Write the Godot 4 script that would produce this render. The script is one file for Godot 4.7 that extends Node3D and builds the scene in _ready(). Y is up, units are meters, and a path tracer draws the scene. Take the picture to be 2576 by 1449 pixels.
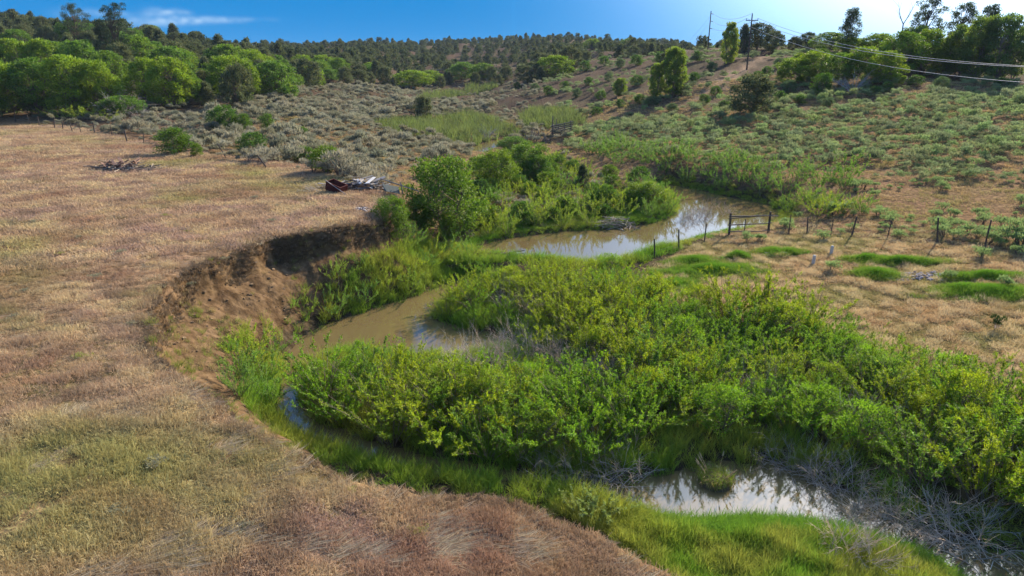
extends Node3D
# A creek valley seen from a low drone: dry terrace with a cut bank on the left, willow thicket inside the meander,
# sagebrush flats and juniper hills behind. Camera stands at (0, 12.5, 0) and looks along -Z. Water level of the lower creek is y = 0.

const TAU_ := TAU
var rng := RandomNumberGenerator.new()
var taken := {}
var nz := FastNoiseLite.new()      # broad noise
var nf := FastNoiseLite.new()      # fine noise

# ---------------------------------------------------------------- camera, sky, sun
const SUN_AZ := 36.0               # degrees to the right of the view
const SUN_EL := 27.0

func sun_dir() -> Vector3:
	var a := deg_to_rad(SUN_AZ)
	var e := deg_to_rad(SUN_EL)
	return Vector3(sin(a) * cos(e), sin(e), -cos(a) * cos(e))

func make_view() -> void:
	var cam := Camera3D.new()
	cam.name = "camera"
	cam.position = Vector3(0, 12.5, 0)
	cam.rotation_degrees = Vector3(-18.2, 0, 0)
	cam.fov = 45.7
	cam.near = 0.1
	cam.far = 4000.0
	add_child(cam)
	cam.current = true
	var env := Environment.new()
	env.background_mode = Environment.BG_SKY
	env.tonemap_mode = Environment.TONE_MAPPER_LINEAR
	env.tonemap_exposure = 2.45
	env.fog_enabled = true
	env.fog_density = 0.0001
	env.fog_light_color = Color(0.8, 0.88, 1.0)
	env.sdfgi_enabled = true
	env.ssao_enabled = true
	env.ssil_enabled = true
	var sky := Sky.new()
	var pm := PanoramaSkyMaterial.new()
	pm.panorama = ImageTexture.create_from_image(sky_image())
	sky.sky_material = pm
	env.sky = sky
	var we := WorldEnvironment.new()
	we.name = "world_environment"
	we.environment = env
	add_child(we)
	var sun := DirectionalLight3D.new()
	sun.name = "sun"
	sun.light_energy = 1.5
	sun.light_color = Color(1.0, 0.93, 0.82)
	sun.light_angular_distance = 0.5
	sun.shadow_enabled = true
	add_child(sun)
	sun.look_at_from_position(Vector3.ZERO, -sun_dir())

func sky_image() -> Image:
	# clear evening air: deep blue away from the sun, white round it, paler at the horizon, a few thin streaks of cirrus
	var w := 512
	var h := 256
	var im := Image.create(w, h, false, Image.FORMAT_RGBF)
	var sd := sun_dir()
	var cn := FastNoiseLite.new()
	cn.seed = 5
	cn.frequency = 1.0
	cn.fractal_octaves = 4
	var streaks := [[-23.0, 2.95, 4.4, 0.17, 0.8], [-24.7, 3.45, 1.7, 0.11, 0.75], [-29.5, 3.2, 2.2, 0.16, 0.45], [-25.5, 2.7, 2.2, 0.12, 0.5], [31.0, 4.6, 3.0, 0.3, 0.3], [35.5, 2.4, 4.0, 0.4, 0.6], [75.0, 12.0, 14.0, 0.8, 0.3], [-95.0, 14.0, 16.0, 0.8, 0.3], [150.0, 10.0, 18.0, 0.8, 0.3]]
	for j in h:
		var el := 90.0 - (j + 0.5) / h * 180.0
		var e := deg_to_rad(el)
		for i in w:
			var azd := (i + 0.5) / w * 360.0
			if azd > 180.0:
				azd -= 360.0
			var a := deg_to_rad(azd)
			var d := Vector3(sin(a) * cos(e), sin(e), -cos(a) * cos(e))
			var ang := rad_to_deg(acos(clampf(d.dot(sd), -1.0, 1.0)))
			var up := clampf(el / 90.0, 0.0, 1.0)
			var c := Vector3(0.0, 0.1, 0.275).lerp(Vector3(0.12, 0.19, 0.36), smoothstep(0.06, 0.6, up))
			c += Vector3(0.014, 0.045, 0.06) * exp(-maxf(el, 0.0) / 3.0)
			c.x += 1.8 * exp(-pow(ang / 21.0, 2.5))
			c.y += 1.75 * exp(-pow(ang / 22.0, 2.5))
			c.z += 1.75 * exp(-pow(ang / 22.8, 2.5))
			c += Vector3(2.0, 2.0, 1.9) * exp(-ang / 6.0)
			if el < 0.0:
				c = Vector3(0.16, 0.14, 0.1)
			im.set_pixel(i, j, Color(c.x, c.y, c.z))
	w = 2048
	h = 1024
	im.resize(w, h, Image.INTERPOLATE_CUBIC)
	for s in streaks:
		for j in range(int((90.0 - s[1] - s[3] * 4.0) / 180.0 * h), int((90.0 - s[1] + s[3] * 4.0) / 180.0 * h) + 1):
			for i in range(int((s[0] - s[2] * 1.6) / 360.0 * w), int((s[0] + s[2] * 1.6) / 360.0 * w)):
				var azd := (i + 0.5) / w * 360.0
				var el := 90.0 - (j + 0.5) / h * 180.0
				var da: float = (azd - s[0]) / s[2]
				var de: float = (el - s[1] - 0.5 * da * s[3]) / (s[3] * clampf(1.2 - da, 0.25, 2.0))
				var k: float = exp(-de * de - da * da * da * da) * s[4] * clampf(0.75 + 1.1 * cn.get_noise_2d(azd * 0.9, el * 5.0), 0.0, 1.3)
				var b := im.get_pixel(posmod(i, w), j)
				im.set_pixel(posmod(i, w), j, b.lerp(Color(maxf(0.2, b.r), maxf(0.3, b.g), maxf(0.42, b.b)), clampf(k, 0.0, 0.95)))
	return im

# ---------------------------------------------------------------- the lie of the land
# heights of the valley floor and the hills, by bearing (degrees) and distance (metres) from the camera's foot
const AZ := [-75.0, -52.0, -36.0, -28.0, -20.0, -12.0, -4.0, 4.0, 12.0, 20.0, 28.0, 36.0, 52.0, 75.0]
const DD := [0.0, 16.0, 30.0, 45.0, 60.0, 80.0, 105.0, 140.0, 190.0, 260.0, 360.0, 500.0, 650.0, 900.0, 1500.0]
const HT := [
	[2.0, 2.0, 1.5, 1.0, 0.6, 0.4, 0.4, 0.4, 0.4, 0.5, 0.6, 0.8, 1.0, 1.2],
	[4.0, 3.5, 2.0, 1.2, 0.6, 0.4, 0.3, 0.3, 0.3, 0.35, 0.4, 0.5, 0.9, 1.2],
	[4.2, 4.1, 3.0, 2.0, 0.8, 0.3, 0.3, 0.4, 0.5, 0.7, 0.8, 0.9, 1.3, 1.8],
	[4.2, 4.2, 4.1, 4.0, 3.2, 1.4, 0.9, 0.8, 0.9, 1.3, 1.6, 1.8, 2.2, 2.8],
	[4.2, 4.2, 4.2, 4.1, 3.9, 3.0, 1.7, 1.2, 1.3, 1.9, 2.5, 3.0, 3.6, 4.5],
	[4.2, 4.2, 4.2, 4.2, 3.8, 2.7, 1.7, 1.9, 2.8, 3.6, 4.3, 5.0, 6.0, 7.0],
	[4.4, 4.3, 4.2, 4.5, 4.1, 2.8, 1.8, 2.7, 4.6, 5.9, 6.7, 7.4, 8.5, 10.0],
	[6.5, 5.0, 4.4, 6.6, 5.3, 3.4, 2.2, 4.4, 8.6, 11.6, 11.0, 10.4, 12.0, 14.0],
	[14.0, 12.0, 9.5, 11.5, 8.6, 5.6, 3.2, 8.2, 13.0, 15.2, 14.6, 13.2, 15.0, 17.0],
	[24.0, 22.0, 18.5, 18.5, 12.5, 9.4, 4.8, 12.0, 15.2, 15.6, 15.6, 15.5, 17.0, 20.0],
	[33.0, 31.0, 26.5, 22.0, 16.0, 14.0, 10.5, 15.5, 17.0, 15.5, 15.5, 16.0, 18.0, 21.0],
	[36.0, 34.0, 29.0, 22.5, 20.5, 20.5, 20.5, 23.5, 21.0, 18.0, 16.0, 16.5, 18.0, 22.0],
	[36.0, 34.0, 29.0, 23.0, 22.0, 26.0, 29.0, 31.0, 26.5, 21.0, 17.0, 17.0, 19.0, 22.0],
	[34.0, 32.0, 28.0, 22.0, 20.0, 23.0, 26.0, 28.0, 24.0, 20.0, 17.0, 17.0, 19.0, 22.0],
	[30.0, 28.0, 24.0, 18.0, 14.0, 15.0, 16.0, 16.0, 14.0, 14.0, 14.0, 15.0, 16.0, 18.0]]

# edge of the left terrace (the cut bank), far end first, and round behind the camera
var LIP := PackedVector2Array([Vector2(-7.31, -44.75), Vector2(-7.61, -39.20), Vector2(-8.04, -37.83), Vector2(-9.37, -35.92), Vector2(-10.90, -34.57), Vector2(-12.21, -33.55), Vector2(-12.61, -32.43), Vector2(-12.88, -31.09), Vector2(-13.34, -29.72), Vector2(-13.86, -28.27), Vector2(-13.78, -26.29), Vector2(-13.37, -24.33), Vector2(-12.74, -22.61), Vector2(-12.11, -21.09), Vector2(-11.53, -19.75), Vector2(-10.65, -18.69), Vector2(-9.61, -17.73), Vector2(-8.60, -16.97), Vector2(-7.66, -16.24), Vector2(-6.81, -15.60), Vector2(-5.96, -15.18), Vector2(-5.15, -14.74), Vector2(-4.34, -14.22), Vector2(-3.67, -14.12), Vector2(-2.93, -14.13), Vector2(-1.80, -14.11), Vector2(-0.66, -14.39), Vector2(0.12, -14.31), Vector2(0.89, -14.09), Vector2(2.01, -13.68), Vector2(2.89, -13.15), Vector2(3.72, -12.66),
	Vector2(4.6, -10), Vector2(5.5, 0), Vector2(6, 60), Vector2(-160, 60), Vector2(-170, -125), Vector2(-86.3, -118.4), Vector2(-53.7, -90), Vector2(-36.5, -71.7), Vector2(-25.5, -64.3), Vector2(-18.6, -59.9), Vector2(-12, -53.3)])
# slumped bench between the two bites of the bank
var BENCH := PackedVector2Array([Vector2(-14.08, -31.98), Vector2(-13.32, -33.07), Vector2(-13.42, -34.53), Vector2(-11.34, -35.90), Vector2(-8.44, -39.64), Vector2(-7.19, -40.34), Vector2(-7.52, -37.89), Vector2(-9.25, -35.46), Vector2(-10.93, -32.48), Vector2(-11.66, -31.94), Vector2(-13.06, -31.77)])
# water outlines
var POND := PackedVector2Array([Vector2(-2.60, -44.08), Vector2(-1.34, -46.56), Vector2(1.21, -48.08), Vector2(4.20, -49.56), Vector2(7.20, -49.94), Vector2(10.92, -52.23), Vector2(13.45, -55.18), Vector2(14.70, -59.87), Vector2(15.11, -64.12), Vector2(14.69, -68.50), Vector2(16.46, -70.17), Vector2(18.69, -66.24), Vector2(20.63, -62.51), Vector2(22.63, -59.87), Vector2(22.40, -55.97), Vector2(20.59, -51.54), Vector2(17.79, -49.56), Vector2(14.71, -48.08), Vector2(11.86, -45.78), Vector2(9.18, -43.28), Vector2(6.81, -41.38), Vector2(4.02, -41.02), Vector2(1.31, -41.75), Vector2(-2.26, -42.59)])
var CREEK := PackedVector2Array([Vector2(-1.81, -40.76), Vector2(-3.81, -39.53), Vector2(-5.40, -36.89), Vector2(-7.09, -35.01), Vector2(-8.79, -33.05), Vector2(-9.77, -31.39), Vector2(-10.18, -29.49), Vector2(-10.07, -28.25), Vector2(-9.83, -25.62), Vector2(-8.94, -22.92), Vector2(-8.08, -21.61), Vector2(-6.69, -20.67), Vector2(-5.10, -19.68), Vector2(-3.46, -19.21), Vector2(-1.74, -18.66), Vector2(0.15, -18.44), Vector2(1.61, -17.92), Vector2(2.32, -17.72), Vector2(3.25, -17.48), Vector2(4.02, -17.44), Vector2(4.24, -16.80), Vector2(5.15, -16.51), Vector2(6.45, -16.65), Vector2(8.13, -16.54), Vector2(9.00, -16.43), Vector2(10.12, -15.97), Vector2(11.27, -15.08), Vector2(11.67, -14.05), Vector2(13.07, -13.91), Vector2(14.34, -15.08), Vector2(13.01, -15.31), Vector2(12.07, -15.88), Vector2(10.91, -17.52), Vector2(9.87, -18.44), Vector2(8.82, -19.63), Vector2(6.72, -19.63), Vector2(5.17, -19.17), Vector2(3.92, -18.59), Vector2(2.67, -18.66), Vector2(1.17, -18.99), Vector2(-0.49, -19.33), Vector2(-2.23, -19.92), Vector2(-3.91, -20.41), Vector2(-5.46, -21.33), Vector2(-7.36, -22.62), Vector2(-8.27, -24.21), Vector2(-8.85, -26.78), Vector2(-8.04, -28.34), Vector2(-6.68, -28.70), Vector2(-5.08, -27.82), Vector2(-2.44, -27.82), Vector2(0.22, -28.93), Vector2(0.61, -30.36), Vector2(-1.73, -31.39), Vector2(-4.27, -33.05), Vector2(-3.46, -35.53), Vector2(-1.73, -38.74)])
var FARCREEK := PackedVector2Array([Vector2(-6.3, -92.5), Vector2(-3.6, -91.0), Vector2(-2.2, -97), Vector2(-1.0, -104), Vector2(1.5, -112), Vector2(0.2, -113), Vector2(-3.2, -106), Vector2(-5.2, -99)])
const POND_Y := 0.7
const FAR_Y := 1.35

func cr(p0: float, p1: float, p2: float, p3: float, t: float) -> float:
	return p1 + 0.5 * t * (p2 - p0 + t * (2.0 * p0 - 5.0 * p1 + 4.0 * p2 - p3 + t * (3.0 * (p1 - p2) + p3 - p0)))

func hrow(j: int, i: int, t: float) -> float:
	var r: Array = HT[clampi(j, 0, 14)]
	return cr(r[maxi(i - 1, 0)], r[i], r[i + 1], r[mini(i + 2, 13)], t)

func valley(x: float, z: float) -> float:
	var d := sqrt(x * x + z * z)
	var a := clampf(rad_to_deg(atan2(x, -z)), -74.9, 74.9)
	d = minf(d, 1499.0)
	var i := 0
	while a > AZ[i + 1]:
		i += 1
	var j := 0
	while d > DD[j + 1]:
		j += 1
	var t: float = (a - AZ[i]) / (AZ[i + 1] - AZ[i])
	var s: float = (d - DD[j]) / (DD[j + 1] - DD[j])
	return cr(hrow(j - 1, i, t), hrow(j, i, t), hrow(j + 1, i, t), hrow(j + 2, i, t), s)

# distance to a polygon's outline, positive inside
func inside_by(p: Vector2, poly: PackedVector2Array) -> float:
	var best := 1e9
	var n := poly.size()
	for k in n:
		var a := poly[k]
		var b := poly[(k + 1) % n]
		var ab := b - a
		var q := a + ab * clampf((p - a).dot(ab) / ab.length_squared(), 0.0, 1.0)
		best = minf(best, p.distance_squared_to(q))
	best = sqrt(best)
	return best if Geometry2D.is_point_in_polygon(p, poly) else -best

func near_box(p: Vector2, lo: Vector2, hi: Vector2) -> bool:
	return p.x > lo.x and p.x < hi.x and p.y > lo.y and p.y < hi.y

func terrace_top(x: float, z: float) -> float:
	return 4.15 - 0.215 * clampf(x + 9.0, 0.0, 14.0) + 0.1 * nz.get_noise_2d(x * 2.0, z * 2.0)

# [height, metres inside the terrace edge, metres inside water]
func land(x: float, z: float) -> Vector3:
	var p := Vector2(x, z)
	var d := p.length()
	var h := valley(x, z)
	h += nz.get_noise_2d(x, z) * (0.12 + clampf((d - 60.0) * 0.012, 0.0, 3.0))
	if d > 150.0:
		h += nz.get_noise_2d(x * 0.35 + 50.0, z * 0.35) * clampf((d - 150.0) * 0.02, 0.0, 4.0)
	var s := -99.0
	var w := -99.0
	if near_box(p, Vector2(-175, -132), Vector2(14, 60)):
		s = inside_by(p, LIP)
		var rough := 0.4 * nf.get_noise_2d(x * 2.5, z * 2.5) + 0.1 * nf.get_noise_2d(x * 9.0, z * 9.0)
		var cut := smoothstep(-60.0, -48.0, z)
		var e := -s + rough * clampf(1.0 - absf(s) * 0.2, 0.0, 1.0)
		var top := terrace_top(x, z) + (0.04 if s > 0.6 else 0.0) + 0.07 * nf.get_noise_2d(x * 4.0, z * 4.0)
		if e > 0.0:
			var near_end := smoothstep(-17.0, -12.0, z) * smoothstep(-7.0, 1.0, x)
			var scarp := lerpf(lerpf(0.3, 1.1, cut), 0.22, near_end)
			var grade := lerpf(lerpf(0.3, 0.62, cut), 0.5, near_end)
			top -= scarp * smoothstep(0.0, 0.32, e) + grade * maxf(e - 0.1, 0.0)
			top += (0.1 * nf.get_noise_2d(x * 6.0, z * 6.0 + 40.0) + 0.12 * nf.get_noise_2d(x * 14.0 + 5.0, z * 14.0)) * clampf(e, 0.0, 1.0)
		h = maxf(h, top) if s < 0.0 or top > h else maxf(top, minf(h, top + 0.3))
		if near_box(p, Vector2(-20, -42), Vector2(0, -22)):
			var b := inside_by(p, BENCH) + 0.25 * nf.get_noise_2d(x * 3.0 + 9.0, z * 3.0)
			var bt := 2.75 - 0.34 * clampf(x + 12.3, 0.0, 6.0) - 0.05 * maxf(0.0, -31.0 - z)
			if b < 0.0:
				bt -= 0.4 * smoothstep(0.0, 0.5, -b) + 0.7 * maxf(-b - 0.2, 0.0)
			h = maxf(h, bt)
	for k in 3:
		var poly: PackedVector2Array = [POND, CREEK, FARCREEK][k]
		var lv: float = [POND_Y, 0.0, FAR_Y][k]
		var lo: Vector2 = [Vector2(-8, -76), Vector2(-16, -46), Vector2(-12, -118)][k]
		var hi: Vector2 = [Vector2(28, -38), Vector2(20, -8), Vector2(6, -86)][k]
		if near_box(p, lo, hi):
			var q := inside_by(p, poly) + 0.22 * nf.get_noise_2d(x * 4.0 + 31.0, z * 4.0)
			w = maxf(w, q)
			if q > 0.0:
				h = minf(h, lv - 0.12 - minf(0.5, q * 0.35))
			else:
				var rise: float = lv + 0.1 + (0.35 if k == 0 else 0.22) * -q
				if h > rise:
					h = lerpf(rise, h, smoothstep(0.3, 3.2, -q)) if s < -3.0 else lerpf(rise, h, smoothstep(0.0, 1.5, -q))
				else:
					h = maxf(h, lv + 0.06)
	if near_box(p, Vector2(-4.2, -43.6), Vector2(3.5, -40.4)) and w < 0.3:
		h = maxf(h, 0.75)
	return Vector3(h, s, w)

# the graded grid of the ground sheet, also used to look heights up
var gx := PackedFloat32Array()
var gz := PackedFloat32Array()
var gh := PackedVector3Array()

func graded(lo: float, dense_lo: float, dense_hi: float, hi: float, step: float, grow: float) -> PackedFloat32Array:
	var mid := PackedFloat32Array()
	var v := dense_lo
	while v < dense_hi:
		mid.append(v)
		v += step
	var up := PackedFloat32Array()
	var st := step
	while v < hi:
		up.append(v)
		st *= grow
		v += st
	up.append(hi)
	var down := PackedFloat32Array()
	v = dense_lo
	st = step
	while v > lo:
		st *= grow
		v -= st
		down.append(maxf(v, lo))
	down.reverse()
	down.append_array(mid)
	down.append_array(up)
	return down

func make_grid() -> void:
	gx = graded(-900.0, -16.0, 20.0, 900.0, 0.2, 1.045)
	gz = graded(-1450.0, -46.0, -11.0, 160.0, 0.2, 1.04)
	gh.resize(gx.size() * gz.size())
	var k := 0
	for z in gz:
		for x in gx:
			gh[k] = land(x, z)
			k += 1

func look(x: float, z: float) -> Vector3:
	var i := clampi(gx.bsearch(x) - 1, 0, gx.size() - 2)
	var j := clampi(gz.bsearch(z) - 1, 0, gz.size() - 2)
	var t := clampf((x - gx[i]) / (gx[i + 1] - gx[i]), 0.0, 1.0)
	var s := clampf((z - gz[j]) / (gz[j + 1] - gz[j]), 0.0, 1.0)
	var n := gx.size()
	var k := j * n + i
	# the same two triangles as the sheet
	var a := gh[k]
	var b := gh[k + 1]
	var c := gh[k + n]
	var d := gh[k + n + 1]
	if t + s <= 1.0:
		return a + (b - a) * t + (c - a) * s
	return d + (c - d) * (1.0 - t) + (b - d) * (1.0 - s)

func gy(x: float, z: float) -> float:
	return look(x, z).x

func setup_noise() -> void:
	nz.seed = 3
	nz.frequency = 0.03
	nz.fractal_octaves = 3
	nf.seed = 8
	nf.frequency = 0.12
	nf.fractal_octaves = 3

# ---------------------------------------------------------------- naming
func numbered(called: String) -> String:
	if not taken.has(called):
		taken[called] = 0
		return called
	taken[called] += 1
	return "%s_%03d" % [called, taken[called]]

func tag(o: Node, label: String, category := "", group := "", kind := "") -> void:
	o.set_meta("label", label)
	if category:
		o.set_meta("category", category)
	if group:
		o.set_meta("group", group)
	if kind:
		o.set_meta("kind", kind)

func thing(called: String, label: String, category: String, at := Vector3.ZERO, turn := 0.0, group := "") -> Node3D:
	var o := Node3D.new()
	o.name = numbered(called)
	add_child(o)
	o.position = at
	o.rotation.y = turn
	tag(o, label, category, group)
	return o

func part(called: String, mesh: Mesh, m: Material, parent: Node, at := Transform3D()) -> MeshInstance3D:
	var o := MeshInstance3D.new()
	o.name = called if parent != self else numbered(called)
	o.mesh = mesh
	o.material_override = m
	parent.add_child(o, true)
	o.transform = at
	return o

func lone(called: String, label: String, category: String, mesh: Mesh, m: Material, group := "") -> MeshInstance3D:
	var o := part(called, mesh, m, self)
	tag(o, label, category, group)
	return o

func stuff(called: String, label: String, mesh: Mesh, m: Material, xf: Array, cols: PackedColorArray) -> void:
	if xf.is_empty():
		return
	var mm := MultiMesh.new()
	mm.transform_format = MultiMesh.TRANSFORM_3D
	mm.use_colors = true
	mm.mesh = mesh
	mm.instance_count = xf.size()
	for k in xf.size():
		mm.set_instance_transform(k, xf[k])
		mm.set_instance_color(k, cols[k])
	var o := MultiMeshInstance3D.new()
	o.name = numbered(called)
	o.multimesh = mm
	o.material_override = m
	add_child(o)
	tag(o, label, "", "", "stuff")

# ---------------------------------------------------------------- shapes
class Buf:
	var v := PackedVector3Array()
	var n := PackedVector3Array()
	var c := PackedColorArray()
	var i := PackedInt32Array()

	func leaf(p: Vector3, d: Vector3, side: Vector3, l: float, w: float, col: Color) -> void:
		var k := v.size()
		var m := p + d * (l * 0.45)
		var nn := side.cross(d)
		v.append(p)
		v.append(m + side * (w * 0.5))
		v.append(p + d * l - nn * (l * 0.12))
		v.append(m - side * (w * 0.5))
		for q in 4:
			n.append(nn)
			c.append(col)
		i.append_array(PackedInt32Array([k, k + 2, k + 1, k, k + 3, k + 2]))

	func blade(p: Vector3, side: Vector3, mid: Vector3, tip: Vector3, w: float, col: Color) -> void:
		var k := v.size()
		v.append(p - side * w)
		v.append(p + side * w)
		v.append(mid + side * (w * 0.7))
		v.append(mid - side * (w * 0.7))
		v.append(tip)
		var nn := side.cross((tip - p).normalized())
		for q in 5:
			n.append(nn)
			c.append(col)
		i.append_array(PackedInt32Array([k, k + 2, k + 1, k, k + 3, k + 2, k + 3, k + 4, k + 2]))

	func tube(pts: PackedVector3Array, r0: float, r1: float, sides: int, col: Color, cap := false) -> void:
		var k := v.size()
		var m := pts.size()
		for a in m:
			var d := (pts[mini(a + 1, m - 1)] - pts[maxi(a - 1, 0)]).normalized()
			var u := d.cross(Vector3(0.31, 0.2, 0.93) if absf(d.z) < 0.9 else Vector3.RIGHT).normalized()
			var w := d.cross(u)
			var r := lerpf(r0, r1, float(a) / (m - 1))
			for s in sides:
				var g := TAU * s / sides
				var o := u * cos(g) + w * sin(g)
				v.append(pts[a] + o * r)
				n.append(o)
				c.append(col)
		for a in m - 1:
			for s in sides:
				var p := k + a * sides + s
				var q := k + a * sides + (s + 1) % sides
				i.append_array(PackedInt32Array([p, p + sides, q, q, p + sides, q + sides]))
		if cap:
			for e in 2:
				var kk := v.size()
				var at := (m - 1) * e
				var d := (pts[m - 1] - pts[0]).normalized() * (1.0 if e else -1.0)
				for s in sides:
					v.append(v[k + at * sides + s])
					n.append(d)
					c.append(col)
				for s in range(1, sides - 1):
					i.append_array(PackedInt32Array([kk, kk + s, kk + s + 1] if not e else [kk, kk + s + 1, kk + s]))

	func box(t: Transform3D, size: Vector3, col: Color) -> void:
		var h := size * 0.5
		for ax in 3:
			for sg in [-1.0, 1.0]:
				var nn := Vector3.ZERO
				nn[ax] = sg
				var a := Vector3.ZERO
				a[(ax + 1) % 3] = 1.0
				var b := Vector3.ZERO
				b[(ax + 2) % 3] = 1.0
				var k := v.size()
				for q in [[-1, -1], [1, -1], [1, 1], [-1, 1]]:
					v.append(t * (nn * h + a * h * q[0] + b * h * q[1]))
					n.append((t.basis * nn).normalized())
					c.append(col)
				i.append_array(PackedInt32Array([k, k + 2, k + 1, k, k + 3, k + 2] if sg > 0 else [k, k + 1, k + 2, k, k + 2, k + 3]))

	func mesh() -> ArrayMesh:
		var a := []
		a.resize(Mesh.ARRAY_MAX)
		a[Mesh.ARRAY_VERTEX] = v
		a[Mesh.ARRAY_NORMAL] = n
		a[Mesh.ARRAY_COLOR] = c
		a[Mesh.ARRAY_INDEX] = i
		var m := ArrayMesh.new()
		m.add_surface_from_arrays(Mesh.PRIMITIVE_TRIANGLES, a)
		return m

func rv() -> Vector3:
	return Vector3(rng.randf_range(-1, 1), rng.randf_range(-1, 1), rng.randf_range(-1, 1)) * 0.9 + Vector3(0.001, 0.002, 0.003)

func across(d: Vector3) -> Vector3:
	var s := d.cross(rv())
	return s.normalized() if s.length_squared() > 1e-6 else Vector3.RIGHT

func vary(c: Color, by: float) -> Color:
	var k := 1.0 + rng.randf_range(-by, by)
	var y := rng.randf_range(-by, by) * 0.35
	return Color(c.r * k * (1.0 + y), c.g * k, c.b * k * (1.0 - y))

func arc(p: Vector3, d: Vector3, l: float, bend: Vector3, n: int, jig := 0.0) -> PackedVector3Array:
	var out := PackedVector3Array([p])
	var q := p
	for k in n:
		d = (d + bend / n + rv() * jig).normalized()
		q += d * (l / n)
		out.append(q)
	return out

func mat(called: String, col: Color, rough := 0.9, back := 0.0, tint := Color(1.0, 1.0, 1.0)) -> StandardMaterial3D:
	var m := StandardMaterial3D.new()
	m.resource_name = called
	m.albedo_color = col.linear_to_srgb()
	m.roughness = rough
	m.metallic_specular = 0.3
	m.vertex_color_use_as_albedo = true
	if back > 0.0:
		m.backlight_enabled = true
		m.backlight = Color(back * tint.r, back * tint.g, back * tint.b).linear_to_srgb()
		m.cull_mode = BaseMaterial3D.CULL_DISABLED
	return m

# ---------------------------------------------------------------- plants; each returns [wood mesh, leaf mesh]
# many-stemmed willow: arching stems, ascending twigs, narrow leaves
func willow(sd: int, hgt: float, wid: float, stems: int, twigs: int, leaves: int, ll: float, lw: float, col: Color, bark: Color, bare := 0.15, tw := 1.0) -> Array:
	rng.seed = sd
	var wood := Buf.new()
	var lf := Buf.new()
	for s in stems:
		var a := TAU * (s + rng.randf() * 0.8) / stems
		var lean := pow(rng.randf(), 0.7) * 0.85
		var out := Vector3(cos(a), 0, sin(a))
		var p := out * rng.randf_range(0.03, 0.3) * wid * 0.5
		var d := (Vector3.UP + out * lean * wid / hgt * 1.1).normalized()
		var l := hgt * rng.randf_range(0.72, 1.05)
		var pts := arc(p - Vector3(0, 0.08, 0), d, l, out * lean * 0.5 + Vector3(0, -0.1, 0), 6, 0.06)
		wood.tube(pts, 0.016, 0.004, 3, vary(bark, 0.3))
		var dead := rng.randf() < bare
		var tone := vary(col, 0.22)
		for t in twigs:
			var f := rng.randf_range(0.22, 1.0) if not dead else rng.randf_range(0.4, 1.0)
			var k := int(f * 5.99)
			var q := pts[k].lerp(pts[k + 1], f * 5.99 - k)
			var td := ((pts[k + 1] - pts[k]).normalized() + rv() * 0.9 + Vector3(0, 0.25, 0)).normalized()
			var tl := hgt * rng.randf_range(0.12, 0.26) * tw
			var tp := arc(q, td, tl, Vector3(0, 0.35, 0), 3, 0.1)
			wood.tube(tp, 0.005, 0.002, 3, vary(bark, 0.3))
			if dead:
				continue
			for m in leaves:
				var g := rng.randf() * 2.99
				var e := int(g)
				var lp := tp[e].lerp(tp[e + 1], g - e)
				var ld := (td + rv() * 1.1).normalized()
				lf.leaf(lp, ld, across(ld), ll * rng.randf_range(0.7, 1.3), lw * rng.randf_range(0.7, 1.3), vary(tone, 0.25))
	return [wood.mesh(), lf.mesh()]

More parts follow.
